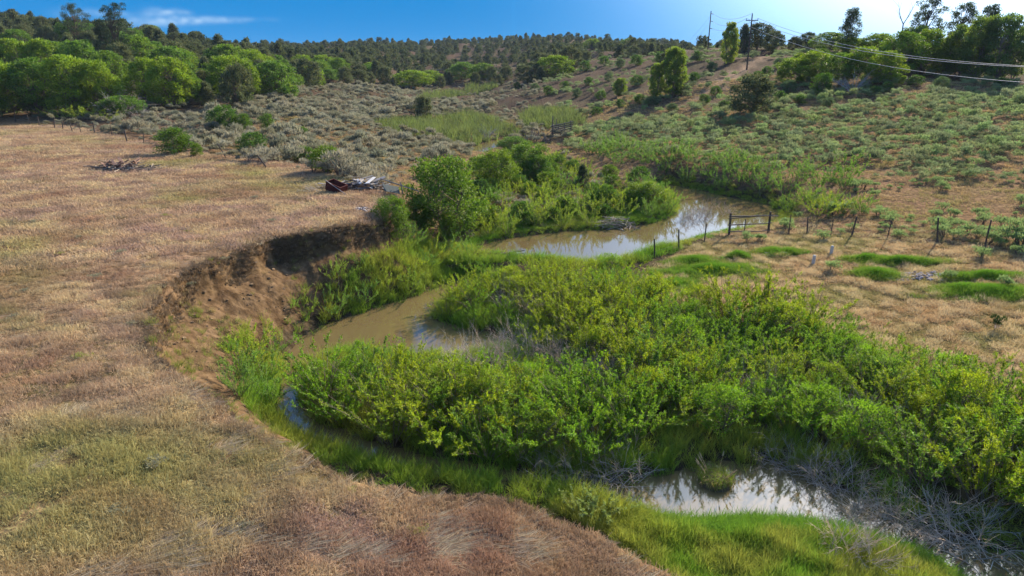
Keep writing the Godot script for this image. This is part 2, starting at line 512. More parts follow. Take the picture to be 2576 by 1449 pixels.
# tree or large shrub whose leaves sit in clumps at the ends of its limbs; shape 0 round, 1 conical, 2 columnar, 3 flat irregular
func clumped(sd: int, hgt: float, wid: float, low: float, clumps: int, per: int, cr_: float, ll: float, lw: float, col: Color, bark: Color, shape := 0, trunks := 1, upward := 0.3, lean := Vector3.ZERO) -> Array:
	rng.seed = sd
	var wood := Buf.new()
	var lf := Buf.new()
	var trunk := []
	var tr := maxf(0.03, hgt * 0.02)
	for t in trunks:
		var a := TAU * t / trunks + rng.randf()
		var d := (Vector3.UP + (Vector3(cos(a), 0, sin(a)) * 0.35 if trunks > 1 else Vector3.ZERO) + lean).normalized()
		var pts := arc(Vector3(cos(a), 0, sin(a)) * 0.1 * (trunks - 1) * 0.5 - Vector3(0, 0.15, 0), d, hgt * 0.8, Vector3(0, 0.15, 0), 6, 0.06)
		wood.tube(pts, tr * (1.3 if trunks == 1 else 0.8), tr * 0.25, 5, vary(bark, 0.1))
		trunk.append(pts)
	for k in clumps:
		var y := low + (1.0 - low) * pow((k + rng.randf()) / clumps, 0.85)
		var f := (y - low) / (1.0 - low)
		var r := 1.0
		if shape == 0:
			r = sqrt(maxf(0.0, 1.0 - pow(absf(f - 0.42) / 0.6, 2.2)))
		elif shape == 1:
			r = minf(1.0, 0.55 + f * 2.0) * pow(maxf(0.0, 1.0 - f), 0.62)
		elif shape == 2:
			r = 0.45 + 0.55 * sin(PI * clampf(f * 0.9 + 0.08, 0.0, 1.0))
		else:
			r = rng.randf_range(0.35, 1.0) * (1.0 - 0.55 * f * f)
		var a := rng.randf() * TAU
		var rr := r * wid * 0.5 * sqrt(rng.randf_range(0.12, 1.0))
		var c := Vector3(cos(a) * rr, y * hgt, sin(a) * rr) + lean * y * hgt
		var tp: PackedVector3Array = trunk[k % trunks]
		var root := tp[clampi(int((y - 0.22 * rng.randf_range(0.4, 1.2)) / 0.8 * 6.0), 1, 5)]
		var limb := PackedVector3Array([root, root.lerp(c, 0.5) + Vector3(0, -0.04 * hgt * rng.randf(), 0) + rv() * 0.03 * hgt, c])
		wood.tube(limb, tr * 0.35, 0.008, 3, vary(bark, 0.15))
		var tone := vary(col, 0.2)
		var cs := cr_ * rng.randf_range(0.65, 1.25)
		for m in per:
			var o := rv().normalized() * pow(rng.randf(), 0.45)
			var flat := 0.8 if shape != 3 else 0.45
			var p := c + Vector3(o.x * cs, o.y * cs * flat, o.z * cs)
			var d := (o + rv() * 0.8 + Vector3(0, upward, 0)).normalized()
			lf.leaf(p, d, across(d), ll * rng.randf_range(0.7, 1.3), lw * rng.randf_range(0.7, 1.3), vary(tone, 0.28))
	return [wood.mesh(), lf.mesh()]

# a thicket willow: leafy clumps with young shoots standing out of the crown
func bushy(sd: int, hgt: float, wid: float, col: Color, bark: Color) -> Array:
	var base := clumped(sd, hgt, wid, 0.18, 54, 78, 0.25, 0.095, 0.027, col, bark, 0, 5, 0.5)
	var wood := Buf.new()
	var lf := Buf.new()
	for k in 2:
		var b: Buf = [wood, lf][k]
		var a: Array = base[k].surface_get_arrays(0)
		b.v = a[Mesh.ARRAY_VERTEX]
		b.n = a[Mesh.ARRAY_NORMAL]
		b.c = a[Mesh.ARRAY_COLOR]
		b.i = a[Mesh.ARRAY_INDEX]
	rng.seed = sd + 7
	for s in 34:
		var a := rng.randf() * TAU
		var out := Vector3(cos(a), 0, sin(a))
		var r := sqrt(rng.randf())
		var p := out * r * wid * 0.42 + Vector3(0, hgt * (0.92 - 0.5 * r * r) - 0.35, 0)
		var d := (Vector3.UP + out * r * 0.8 + rv() * 0.25).normalized()
		var l := rng.randf_range(0.5, 1.05)
		var pts := arc(p, d, l, rv() * 0.3, 4, 0.08)
		var bareshoot := rng.randf() < 0.2
		wood.tube(pts, 0.008, 0.003, 3, vary(bark, 0.3) if not bareshoot else vary(Color(0.3, 0.27, 0.24), 0.2))
		if bareshoot:
			continue
		var tone := vary(col, 0.3)
		for m in 46:
			var g := rng.randf() * 3.99
			var e := int(g)
			var ld := (d * 0.7 + rv() * 1.1).normalized()
			lf.leaf(pts[e].lerp(pts[e + 1], g - e), ld, across(ld), 0.085 * rng.randf_range(0.7, 1.3), 0.024 * rng.randf_range(0.7, 1.3), vary(tone, 0.25))
	return [wood.mesh(), lf.mesh()]

# rounded sagebrush
func sage(sd: int, sprays: int, col: Color, bark: Color) -> Array:
	rng.seed = sd
	var wood := Buf.new()
	var lf := Buf.new()
	var lobes := []
	for k in 7:
		var a := rng.randf() * TAU
		var r := rng.randf_range(0.1, 0.36)
		var c := Vector3(cos(a) * r, rng.randf_range(0.22, 0.42), sin(a) * r)
		lobes.append(c)
		wood.tube(PackedVector3Array([Vector3(cos(a) * 0.03, -0.06, sin(a) * 0.03), c * 0.5 + rv() * 0.05, c]), 0.022, 0.008, 3, vary(bark, 0.2))
	for k in sprays:
		var c: Vector3 = lobes[k % 7]
		var o := rv().normalized()
		o.y = absf(o.y) * 0.9 - 0.1
		var p := c + o * rng.randf_range(0.08, 0.2)
		var d := (o * 0.8 + Vector3(0, 0.9, 0) + rv() * 0.5).normalized()
		lf.leaf(p, d, across(d), rng.randf_range(0.07, 0.15), rng.randf_range(0.02, 0.04), vary(col, 0.3))
	return [wood.mesh(), lf.mesh()]

# bare branches only: a dead or leafless bush; flat lays it over
func bare_bush(sd: int, hgt: float, wid: float, stems: int, twigs: int, col: Color, r0: float, flat := 0.0) -> ArrayMesh:
	rng.seed = sd
	var b := Buf.new()
	for s in stems:
		var a := TAU * (s + rng.randf()) / stems
		var out := Vector3(cos(a), 0, sin(a))
		var lean := rng.randf_range(0.2, 1.3) + flat
		var a3 := rng.randf() * TAU if flat > 0.0 else a
		var root := Vector3(cos(a3), 0, sin(a3)) * wid * (0.08 if flat <= 0.0 else 0.34) * sqrt(rng.randf())
		var d := (Vector3.UP + out * lean * wid / hgt * 0.6).normalized()
		var l := rng.randf_range(0.6, 1.05) * lerpf(hgt, wid * 0.6, clampf(lean * 0.4, 0.0, 1.0))
		var pts := arc(root - Vector3(0, 0.05, 0), d, l, (out * 0.4 if flat <= 0.0 else rv() * 0.9) + Vector3(0, -0.4 - flat * 0.2, 0), 6, 0.16)
		var tone := vary(col, 0.3)
		b.tube(pts, r0 * rng.randf_range(0.6, 1.2), r0 * 0.2, 3, tone)
		for t in twigs:
			var k := rng.randi_range(2, 5)
			var q := pts[k].lerp(pts[k + 1], rng.randf())
			var td := ((pts[k + 1] - pts[k]).normalized() + rv() * 0.8).normalized()
			b.tube(arc(q, td, l * rng.randf_range(0.15, 0.4), rv() * 0.6, 3, 0.15), r0 * 0.35, r0 * 0.12, 3, vary(tone, 0.2))
	return b.mesh()

# tuft of grass blades; lay > 0 combs them over along +x
func tuft(sd: int, n: int, rad: float, lo: float, hi: float, w: float, droop: float, lay: float, col := Color(1, 1, 1), by := 0.25) -> ArrayMesh:
	rng.seed = sd
	var b := Buf.new()
	for k in n:
		var a := rng.randf() * TAU
		var p := Vector3(cos(a), 0, sin(a)) * rad * sqrt(rng.randf())
		var a2 := rng.randf() * TAU
		var out := Vector3(cos(a2), 0, sin(a2)) * rng.randf_range(0.15, 0.7) + Vector3(lay, 0, 0)
		var l := rng.randf_range(lo, hi)
		var d := (Vector3.UP * maxf(0.12, 1.0 - lay * 0.55) + out).normalized()
		var mid := p + d * l * 0.55
		var tip := mid + (d + out * droop + Vector3(0, -droop * 0.7, 0)).normalized() * l * 0.45
		mid.y = maxf(mid.y, 0.02)
		tip.y = maxf(tip.y, 0.015)
		b.blade(p - Vector3(0, 0.03, 0), across(d), mid, tip, w * rng.randf_range(0.6, 1.2), vary(col, by))
	return b.mesh()

# a bough or stick as a crooked tapered rod along +x from the origin
func stick(sd: int, l: float, r0: float, r1: float, col: Color, jig := 0.06) -> ArrayMesh:
	rng.seed = sd
	var b := Buf.new()
	b.tube(arc(Vector3.ZERO, Vector3.RIGHT, l, Vector3.ZERO, 5, jig), r0, r1, 5, col, true)
	return b.mesh()

func upright(sd: int, l: float, r0: float, r1: float, col: Color, jig := 0.02, sides := 7) -> ArrayMesh:
	rng.seed = sd
	var b := Buf.new()
	b.tube(arc(Vector3.ZERO, Vector3.UP, l, Vector3.ZERO, 4, jig), r0, r1, sides, col, true)
	return b.mesh()

func rod(a: Vector3, b: Vector3, r0: float, r1: float, col: Color, sag := 0.0, n := 6, sides := 6) -> ArrayMesh:
	var pts := PackedVector3Array()
	for k in n + 1:
		var t := float(k) / n
		pts.append(a.lerp(b, t) - Vector3(0, sag * 4.0 * t * (1.0 - t), 0))
	var bf := Buf.new()
	bf.tube(pts, r0, r1, sides, col, true)
	return bf.mesh()

func plank(l: float, h: float, w: float, col: Color) -> ArrayMesh:
	var b := Buf.new()
	b.box(Transform3D(), Vector3(l, h, w), col)
	return b.mesh()

# ---------------------------------------------------------------- where things grow (x, z)
var THICKET := PackedVector2Array([Vector2(0.0, -38.1), Vector2(3.1, -38.3), Vector2(5.9, -38.7), Vector2(7.3, -35.9), Vector2(8.0, -31.3), Vector2(9.6, -31.6), Vector2(10.8, -30.9), Vector2(12.8, -30.7), Vector2(13.7, -28.3), Vector2(14.8, -26.1), Vector2(15.9, -24.0), Vector2(17.4, -22.2), Vector2(18.6, -20.1), Vector2(14.7, -14.8), Vector2(13.7, -15.3), Vector2(12.3, -15.9), Vector2(11.1, -17.4), Vector2(10.0, -18.4), Vector2(8.8, -19.6), Vector2(6.7, -19.6), Vector2(5.2, -19.1), Vector2(3.9, -18.7), Vector2(2.7, -18.8), Vector2(1.2, -19.1), Vector2(-0.5, -19.4), Vector2(-2.2, -20.0), Vector2(-3.9, -20.6), Vector2(-5.5, -21.5), Vector2(-7.2, -22.8), Vector2(-8.0, -24.3), Vector2(-8.4, -26.4), Vector2(-7.6, -27.4), Vector2(-6.3, -27.7), Vector2(-4.9, -26.9), Vector2(-2.4, -26.9), Vector2(0.4, -28.0), Vector2(0.8, -30.0), Vector2(-1.3, -31.6), Vector2(-3.6, -32.9), Vector2(-3.0, -35.3), Vector2(-1.5, -37.9)])
var LEFTBANK := PackedVector2Array([Vector2(-2.8, -42.7), Vector2(-2.5, -40.5), Vector2(-4.0, -39.5), Vector2(-5.6, -36.9), Vector2(-7.3, -34.9), Vector2(-8.5, -33.6), Vector2(-9.7, -31.9), Vector2(-10.2, -31.7), Vector2(-10.0, -32.5), Vector2(-9.3, -34.0), Vector2(-8.5, -35.2), Vector2(-7.2, -37.6), Vector2(-6.0, -42.4), Vector2(-4.3, -45.1)])
var FOOTBUSH := PackedVector2Array([Vector2(-10.3, -23.5), Vector2(-10.8, -26.2), Vector2(-10.6, -28.2), Vector2(-10.1, -29.0), Vector2(-10.2, -27.9), Vector2(-9.9, -25.4), Vector2(-9.0, -22.8), Vector2(-9.2, -21.8), Vector2(-9.6, -21.3)])
var GREENBENCH := PackedVector2Array([Vector2(0.9, -16.9), Vector2(1.8, -17.2), Vector2(2.5, -17.2), Vector2(3.9, -16.6), Vector2(5.1, -16.2), Vector2(6.4, -16.4), Vector2(8.0, -16.3), Vector2(8.9, -16.2), Vector2(9.7, -15.6), Vector2(10.8, -14.7), Vector2(11.2, -13.6), Vector2(10.0, -11.8), Vector2(5.4, -12.0), Vector2(4.2, -13.2), Vector2(3.4, -14.7), Vector2(2.4, -15.8)])
var PONDLEFT := PackedVector2Array([Vector2(-1.9, -46.4), Vector2(1.2, -48.3), Vector2(4.2, -49.8), Vector2(7.2, -50.2), Vector2(11.0, -52.6), Vector2(13.1, -55.2), Vector2(13.7, -58.0), Vector2(12.1, -58.3), Vector2(9.1, -56.7), Vector2(5.3, -55.3), Vector2(1.3, -52.8), Vector2(-1.4, -50.6)])
var PONDRIGHT := PackedVector2Array([Vector2(16.8, -69.8), Vector2(19.0, -66.1), Vector2(21.0, -62.6), Vector2(22.9, -59.6), Vector2(24.1, -56.8), Vector2(27.9, -55.9), Vector2(30.0, -59.8), Vector2(27.7, -62.6), Vector2(24.7, -64.1), Vector2(22.4, -68.7), Vector2(19.2, -73.6), Vector2(15.0, -78.6), Vector2(12.2, -84.0), Vector2(9.0, -81.3), Vector2(10.6, -73.0), Vector2(14.4, -70.3)])
var PONDREEDS := PackedVector2Array([Vector2(22.2, -56.2), Vector2(22.8, -57.5), Vector2(24.1, -54.4), Vector2(25.6, -49.8), Vector2(25.1, -48.1), Vector2(22.2, -48.5)])
var MIDSHRUB := PackedVector2Array([Vector2(-8.4, -63.5), Vector2(-3.8, -74.5), Vector2(0.6, -81.6), Vector2(6.1, -80.0), Vector2(7.8, -70.3), Vector2(13.1, -63.7), Vector2(13.4, -58.2), Vector2(9.1, -56.7), Vector2(1.3, -52.4), Vector2(-1.7, -50.0), Vector2(-3.0, -46.2), Vector2(-4.8, -51.8)])
var DRYRIGHT := PackedVector2Array([Vector2(8.2, -38.3), Vector2(10.4, -42.0), Vector2(13.6, -44.2), Vector2(17.4, -44.9), Vector2(22.2, -43.0), Vector2(26.4, -40.2), Vector2(31.0, -36.2), Vector2(18.6, -20.1), Vector2(17.4, -22.2), Vector2(15.9, -24.0), Vector2(14.8, -26.1), Vector2(13.7, -28.3), Vector2(12.8, -30.7), Vector2(10.8, -30.9), Vector2(9.6, -31.6), Vector2(8.0, -31.3), Vector2(7.7, -35.5)])
var SAGERIGHT := PackedVector2Array([Vector2(20.8, -53.6), Vector2(22.8, -44.3), Vector2(27.4, -41.2), Vector2(31.8, -36.7), Vector2(69.3, -86.1), Vector2(66.0, -101.5), Vector2(57.3, -101.0), Vector2(46.7, -96.1), Vector2(38.3, -95.3), Vector2(31.4, -98.9), Vector2(21.5, -105.0), Vector2(11.6, -106.2), Vector2(8.4, -96.4), Vector2(5.8, -90.1), Vector2(9.2, -82.8), Vector2(13.6, -75.6), Vector2(18.9, -70.8), Vector2(23.1, -64.9), Vector2(27.1, -61.1), Vector2(27.7, -54.3), Vector2(25.4, -48.6)])
var SAGELEFT := PackedVector2Array([Vector2(-29.9, -65.9), Vector2(-24.5, -61.7), Vector2(-17.0, -55.6), Vector2(-11.3, -49.9), Vector2(-10.0, -61.8), Vector2(-9.9, -71.6), Vector2(-5.1, -82.1), Vector2(-4.5, -100.0), Vector2(-9.8, -102.3), Vector2(-17.5, -106.6), Vector2(-20.4, -109.6), Vector2(-21.4, -131.2), Vector2(-13.9, -146.4), Vector2(-4.7, -143.3), Vector2(-4.6, -171.0), Vector2(-18.8, -199.8), Vector2(-35.4, -219.6), Vector2(-48.0, -196.0), Vector2(-49.0, -159.7), Vector2(-47.1, -147.6), Vector2(-46.1, -122.4), Vector2(-48.1, -110.7), Vector2(-47.6, -104.1), Vector2(-44.5, -90.0), Vector2(-50.9, -90.5), Vector2(-36.6, -73.5)])
var REEDS := PackedVector2Array([Vector2(-21.0, -109.2), Vector2(-21.4, -131.2), Vector2(-14.2, -133.5), Vector2(-9.2, -150.2), Vector2(-4.5, -135.5), Vector2(0.8, -114.3), Vector2(1.8, -100.7), Vector2(-2.3, -104.5), Vector2(-4.9, -96.1), Vector2(-9.0, -99.6), Vector2(-12.3, -103.3), Vector2(-16.8, -102.3)])
var REEDS2 := PackedVector2Array([Vector2(0.9, -132.5), Vector2(4.3, -146.2), Vector2(11.3, -131.1), Vector2(11.5, -110.9), Vector2(9.1, -105.5), Vector2(2.7, -112.9)])
var REEDS3 := PackedVector2Array([Vector2(-24.2, -189.3), Vector2(-20.4, -204.8), Vector2(-14.6, -242.0), Vector2(-5.2, -244.5), Vector2(-4.9, -230.9), Vector2(-12.5, -227.2), Vector2(-17.2, -193.2), Vector2(-22.2, -173.4)])
# [x, z, height, width]
const OAKS := [[-86.1, -116.9, 7.93, 7.27], [-79.1, -112.2, 6.66, 5.71], [-74.6, -111.5, 7.25, 6.93], [-69.4, -111.3, 7.55, 7.55], [-65.0, -112.1, 6.65, 6.02], [-99.3, -136.3, 9.18, 7.65], [-95.3, -138.4, 8.93, 8.54], [-89.6, -138.0, 8.66, 7.73], [-82.3, -137.0, 8.05, 8.44], [-73.1, -130.1, 6.56, 5.83], [-62.3, -121.3, 6.49, 5.46], [-57.1, -118.7, 7.03, 7.03], [-55.9, -122.6, 4.83, 4.83], [-59.4, -137.9, 4.02, 6.18], [-64.2, -157.9, 4.85, 6.62], [-61.7, -161.7, 4.07, 6.33], [-55.7, -153.6, 3.87, 5.16], [-48.8, -145.5, 4.49, 6.94], [-49.8, -160.8, 3.78, 5.40], [-55.7, -196.2, 3.95, 6.58], [-65.2, -186.5, 4.15, 6.23], [-63.5, -200.8, 3.91, 6.71], [-69.7, -182.2, 4.56, 6.08], [-52.8, -206.8, 3.46, 5.76], [-31.7, -228.4, 5.36, 11.49], [-28.6, -252.6, 4.94, 8.46], [-18.0, -263.0, 6.60, 10.26], [-10.5, -259.1, 5.77, 8.66], [12.7, -213.1, 6.53, 10.68], [-48.3, -242.6, 4.05, 6.75], [64.9, -404.0, 6.67, 8.89], [42.6, -383.4, 5.27, 8.43]]
const OAKS_R := [[46.9, -119.0, 3.98, 5.31], [50.3, -119.3, 4.66, 5.32], [52.7, -114.8, 4.81, 5.77], [56.4, -114.7, 5.11, 5.75], [57.3, -109.6, 4.89, 4.89], [71.5, -163.0, 4.04, 7.17], [68.3, -145.2, 4.01, 6.41], [53.8, -134.7, 2.24, 2.61], [64.3, -119.1, 6.62, 6.62], [70.6, -123.1, 6.84, 6.15], [73.6, -121.8, 5.42, 5.42], [57.0, -133.5, 2.95, 4.43], [72.3, -143.7, 4.76, 6.35]]
const COTTON := [[74.6, -120.1, 8.02, 5.35], [74.9, -115.6, 9.66, 6.12], [76.8, -113.2, 9.78, 6.31], [79.9, -114.2, 7.63, 3.81], [72.1, -129.9, 6.84, 5.76]]
const POPLARS := [[27.4, -121.4, 7.62, 4.49], [24.7, -122.0, 5.62, 2.60], [20.8, -136.7, 3.22, 2.76], [46.3, -154.1, 8.09, 3.58]]
const TALL := [[67.2, -145.9, 9.50, 3.54], [76.8, -135.6, 11.85, 5.85], [82.2, -134.9, 10.44, 4.48], [83.4, -132.6, 10.27, 3.67]]
const SNAG := [[73.6, -137.4, 11.77, 4.56]]
const PINES := [[-115.4, -193.4, 10.12, 7.67], [-81.6, -150.2, 11.88, 9.20], [-87.1, -154.6, 9.02, 5.16]]
const JUNIPERS := [[-47.4, -125.9, 2.98, 2.55], [33.5, -98.6, 4.90, 4.90], [5.6, -212.2, 5.44, 8.88], [18.6, -233.5, 7.12, 7.77], [11.2, -231.9, 5.80, 7.73], [6.6, -64.2, 2.18, 1.58], [61.7, -182.1, 5.81, 8.01], [62.8, -173.6, 4.78, 4.78], [68.9, -177.0, 3.31, 3.31], [57.3, -179.5, 5.92, 3.95], [71.8, -175.8, 4.35, 4.84], [53.4, -291.8, 4.82, 8.04]]
const BUSHES := [[-32.5, -66.6, 2.38, 3.38], [-29.7, -65.1, 1.13, 1.13], [-35.7, -86.8, 3.27, 3.86], [-33.8, -87.7, 2.40, 2.60], [-32.0, -91.5, 2.19, 2.19], [-26.8, -89.3, 1.33, 1.63], [-25.7, -68.8, 2.18, 2.85], [-14.9, -55.0, 1.91, 2.68], [-19.9, -66.0, 1.45, 2.14]]
const BIGSHRUBS := [[-4.7, -46.8, 5.17, 5.59], [-7.2, -40.1, 2.35, 2.39], [-6.4, -46.8, 2.37, 2.23], [-1.4, -62.6, 3.48, 4.39], [1.7, -69.5, 3.44, 4.85], [2.5, -67.4, 2.55, 2.95], [0.1, -85.6, 2.07, 3.94], [-4.4, -45.5, 1.91, 1.36], [11.0, -56.4, 2.06, 3.32], [7.6, -55.6, 2.04, 2.23]]
const DEADBUSH := [[-59.5, -107.7, 3.96, 6.70], [51.6, -107.5, 4.09, 5.72], [-3.8, -105.6, 2.42, 3.62], [-55.8, -105.0, 2.38, 3.57], [32.3, -99.8, 4.23, 1.69]]
# [x, z]
const FENCE_L := [[-78.29, -107.91], [-73.71, -104.11], [-69.11, -100.50], [-67.20, -99.58], [-61.66, -94.23], [-58.97, -91.73], [-56.11, -89.19], [-54.05, -87.52], [-52.30, -87.43], [-47.09, -82.06], [-42.27, -76.36], [-39.16, -73.81], [-33.10, -70.41], [-26.15, -63.43], [-20.34, -57.48]]
const FENCE_R := [[9.02, -41.59], [10.89, -43.10], [12.84, -44.34], [14.92, -45.76], [17.48, -45.45], [18.65, -44.87], [19.80, -44.69], [20.89, -43.67], [22.27, -43.70], [24.01, -42.56], [26.25, -40.90], [28.34, -39.71], [30.30, -37.73]]
const CORRAL := [[5.71, -97.88], [8.31, -97.73], [1.28, -102.22], [2.89, -97.02], [5.01, -94.00]]
const POLES := [[45.90, -140.32], [50.44, -183.45], [89.51, -153.41]]
const WOODPILE := [[-31.27, -55.22], [-32.15, -56.75]]
const JUNK := [[-13.34, -46.70], [-11.81, -46.03], [-10.72, -47.89], [-9.76, -48.74], [-8.23, -46.34], [-8.67, -40.42], [-8.01, -40.26], [-11.87, -51.23]]
const MARKERS := [[17.55, -38.28], [19.30, -39.91], [16.55, -40.57], [22.22, -35.32], [22.96, -34.12], [21.61, -28.41]]
const HUMMOCK := [[6.37, -18.47]]
const LODGE := [[7.77, -50.91], [12.56, -54.09]]
const TRAIL := [[27.33, -113.67], [31.17, -117.72], [36.13, -124.07], [42.94, -137.60], [50.05, -150.40], [55.41, -156.59]]
const WEEDS := [[-17.02, -34.79], [-12.71, -21.25], [-13.27, -30.16], [-20.70, -30.16], [-26.06, -36.62], [-16.92, -26.48], [-18.57, -24.63], [-19.61, -38.15], [-13.36, -36.99], [-21.52, -33.05], [-25.38, -48.38], [-32.75, -47.99], [-20.95, -46.60], [-16.69, -43.85], [-17.04, -21.88], [-12.79, -18.72], [-17.90, -30.05], [-14.35, -41.38], [-13.66, -27.61], [-3.75, -13.52], [-7.86, -11.57], [-5.49, -21.42], [-5.45, -11.78], [-2.09, -12.65], [-8.01, -13.14]]
const HILLSHRUBS := [[1.4, -206.5, 1.62, 2.31], [5.5, -172.5, 1.54, 2.12], [8.3, -161.7, 1.63, 2.18], [12.3, -166.6, 1.49, 2.24], [13.8, -152.1, 1.54, 2.22], [17.6, -163.9, 1.46, 2.20], [17.6, -140.8, 1.27, 2.06], [22.0, -162.8, 1.45, 2.00], [25.1, -143.9, 1.61, 2.41], [21.9, -121.1, 1.23, 1.77], [23.2, -117.0, 1.19, 1.98], [14.3, -118.9, 1.08, 1.75], [18.6, -121.5, 1.10, 1.64], [29.4, -121.4, 1.22, 1.77], [33.6, -131.9, 1.32, 2.06], [30.4, -111.9, 1.13, 1.76], [41.2, -148.0, 1.48, 2.30], [33.5, -116.7, 1.18, 1.96], [31.4, -104.5, 1.06, 1.77], [25.0, -110.0, 0.99, 1.61], [40.8, -113.5, 1.40, 1.91], [39.5, -104.6, 1.18, 1.76], [43.7, -112.0, 1.63, 2.13], [41.4, -101.8, 1.03, 1.72], [46.7, -107.2, 2.64, 2.77], [44.0, -98.5, 1.00, 1.89], [52.4, -103.0, 1.04, 1.96], [55.3, -104.9, 1.17, 1.76], [62.7, -104.1, 1.51, 2.10], [61.0, -107.9, 1.21, 2.05], [45.0, -126.2, 1.26, 1.96], [50.3, -135.1, 1.35, 2.10], [42.4, -123.5, 1.10, 1.65], [43.0, -166.6, 1.84, 2.76], [38.6, -165.1, 2.01, 3.11], [38.5, -187.3, 2.28, 3.52], [32.7, -189.2, 2.09, 3.14], [28.7, -190.6, 1.90, 2.75], [28.3, -220.5, 2.20, 3.17], [22.0, -217.5, 2.41, 3.38], [62.2, -86.7, 1.08, 1.47], [72.1, -104.8, 1.17, 1.99]]
const STRIPS := [[22.3, -37.8, 0.69, 2.52], [25.3, -34.8, 0.64, 2.55], [20.1, -36.0, 1.31, 1.20], [24.1, -32.6, 1.40, 2.80], [11.6, -38.1, 1.62, 3.01], [8.9, -36.0, 1.54, 1.32], [16.5, -40.7, 0.98, 1.47], [13.9, -40.5, 0.73, 0.61], [11.1, -40.0, 1.45, 1.45], [23.1, -33.2, 0.82, 1.22], [20.7, -38.5, 0.70, 1.40]]
const YELLOW := [[-71.8, -108.5, 1.72, 2.46], [-67.7, -106.4, 2.05, 3.02], [-64.6, -105.2, 2.27, 3.58], [-62.0, -104.9, 1.90, 2.97], [-59.0, -102.7, 1.52, 2.33], [-68.4, -109.1, 2.47, 2.47]]
const BRUSH := [[10.37, -16.77], [11.28, -15.94], [12.33, -15.97], [11.18, -16.88], [8.90, -14.71], [2.42, -18.64], [1.43, -18.87], [3.43, -18.77], [8.72, -19.68], [9.58, -18.94], [10.08, -18.36], [4.04, -24.97], [-0.67, -28.04], [0.58, -28.97], [2.53, -26.13], [-1.83, -26.66], [3.30, -24.16], [4.74, -24.40], [0.21, -26.99], [1.58, -27.12], [-0.80, -26.23], [6.18, -27.81], [1.43, -31.93], [-0.17, -33.69], [7.30, -24.64], [9.08, -22.88], [11.76, -20.75], [-2.63, -24.29]]

const C_WILLOW := Color(0.2, 0.295, 0.035)
const C_BARK := Color(0.17, 0.135, 0.105)
const C_GREY := Color(0.38, 0.34, 0.31)
const C_OAK := Color(0.085, 0.165, 0.022)
const C_JUNIPER := Color(0.12, 0.145, 0.06)
const C_SAGE_L := Color(0.315, 0.3, 0.22)
const C_SAGE_R := Color(0.235, 0.335, 0.12)

func at(x: float, z: float, down := 0.0) -> Vector3:
	return Vector3(x, gy(x, z) - down, z)

# whether a spot may be seen, with room for a step to either side
func seen_from(x: float, z: float, wide := 1.18) -> bool:
	if z > -8.5:
		return false
	var y := gy(x, z) - 12.5
	var f := -0.3123 * y - 0.95 * z
	var u := x / f
	var v := (0.95 * y - 0.3123 * z) / f
	return absf(u) < 0.75 * wide and v > -0.4217 * wide - 0.03

func in_any(p: Vector2, polys: Array) -> bool:
	for q in polys:
		if Geometry2D.is_point_in_polygon(p, q):
			return true
	return false

func bounds(poly: PackedVector2Array) -> Rect2:
	var r := Rect2(poly[0], Vector2.ZERO)
	for p in poly:
		r = r.expand(p)
	return r

# spots in a polygon at least so far apart
func spots(poly: PackedVector2Array, apart: float, tries: int, sd: int) -> PackedVector2Array:
	rng.seed = sd
	var r := bounds(poly)
	var cells := {}
	var out := PackedVector2Array()
	for k in tries:
		var p := r.position + Vector2(rng.randf(), rng.randf()) * r.size
		if not Geometry2D.is_point_in_polygon(p, poly):
			continue
		var c := Vector2i((p / apart).floor())
		var ok := true
		for dx in range(-1, 2):
			for dy in range(-1, 2):
				for q in cells.get(c + Vector2i(dx, dy), []):
					if p.distance_squared_to(q) < apart * apart:
						ok = false
		if ok:
			if not cells.has(c):
				cells[c] = []
			cells[c].append(p)
			out.append(p)
	return out

# what things stand beside, for their labels
const BY_THICKET := [[6.3, -18.6, "beside the hummock in the lower pond"], [1.6, -18.6, "across the creek from the pale herbs"], [-0.4, -40.0, "just below the beaver dam"], [-1.5, -28.5, "beside the marsh water in the thicket"], [8.8, -38.5, "beside the short run of wire fence"], [13.5, -30.0, "at the edge of the dry right field"], [11.6, -18.0, "above the tangle of dead branches"], [-7.5, -24.5, "at the sharp bend of the creek"], [3.8, -25.0, "around the grey dead willows in the thicket"], [16.6, -22.0, "in the thicket's right arm"], [5.0, -33.0, "in the middle of the thicket"], [-4.0, -21.5, "facing the terrace across the creek"]]
const BY_SAGE := [[17.0, -46.5, "behind the pole gate"], [22.5, -44.0, "along the wire fence right of the gate"], [30.5, -39.5, "clustered at the fence's right end"], [23.5, -35.0, "among the green strips of the right field"], [15.8, -43.5, "in front of the pole gate"], [26.0, -53.0, "on the bare soil behind the fence"], [33.0, -50.0, "on the open slope above the right fence"], [25.0, -66.0, "on the slope above the pond's end"], [40.0, -62.0, "high on the open right slope"], [7.0, -84.0, "below the corral panel"], [8.0, -58.0, "on the bank behind the stick heap"], [-1.0, -56.0, "between the box elder and the pond"], [-10.0, -54.0, "behind the heap of boards"], [-17.0, -60.0, "behind the bright oak bush"], [-27.0, -66.0, "by the fallen fence posts"], [-45.0, -80.0, "along the left wire fence"], [-14.0, -78.0, "on the sage flat behind the terrace"]]
const BY_HILL := [[-112.0, -190.0, "beside the round topped skyline pine"], [-84.0, -160.0, "near the large irregular pine"], [-95.0, -150.0, "above the left oak grove"], [-60.0, -150.0, "behind the grove's right end"], [-62.0, -200.0, "on the slope above the oak thickets"], [-120.0, -260.0, "on the left hill's crest"], [-80.0, -260.0, "high on the left hillside"], [-45.0, -250.0, "on the slope left of the valley head"], [-15.0, -290.0, "above the far reeds"], [12.0, -215.0, "on the dark spur of the valley"], [40.0, -260.0, "behind the spur on the right hill"], [60.0, -190.0, "on the ridge by the utility poles"], [85.0, -170.0, "behind the hilltop trees"]]

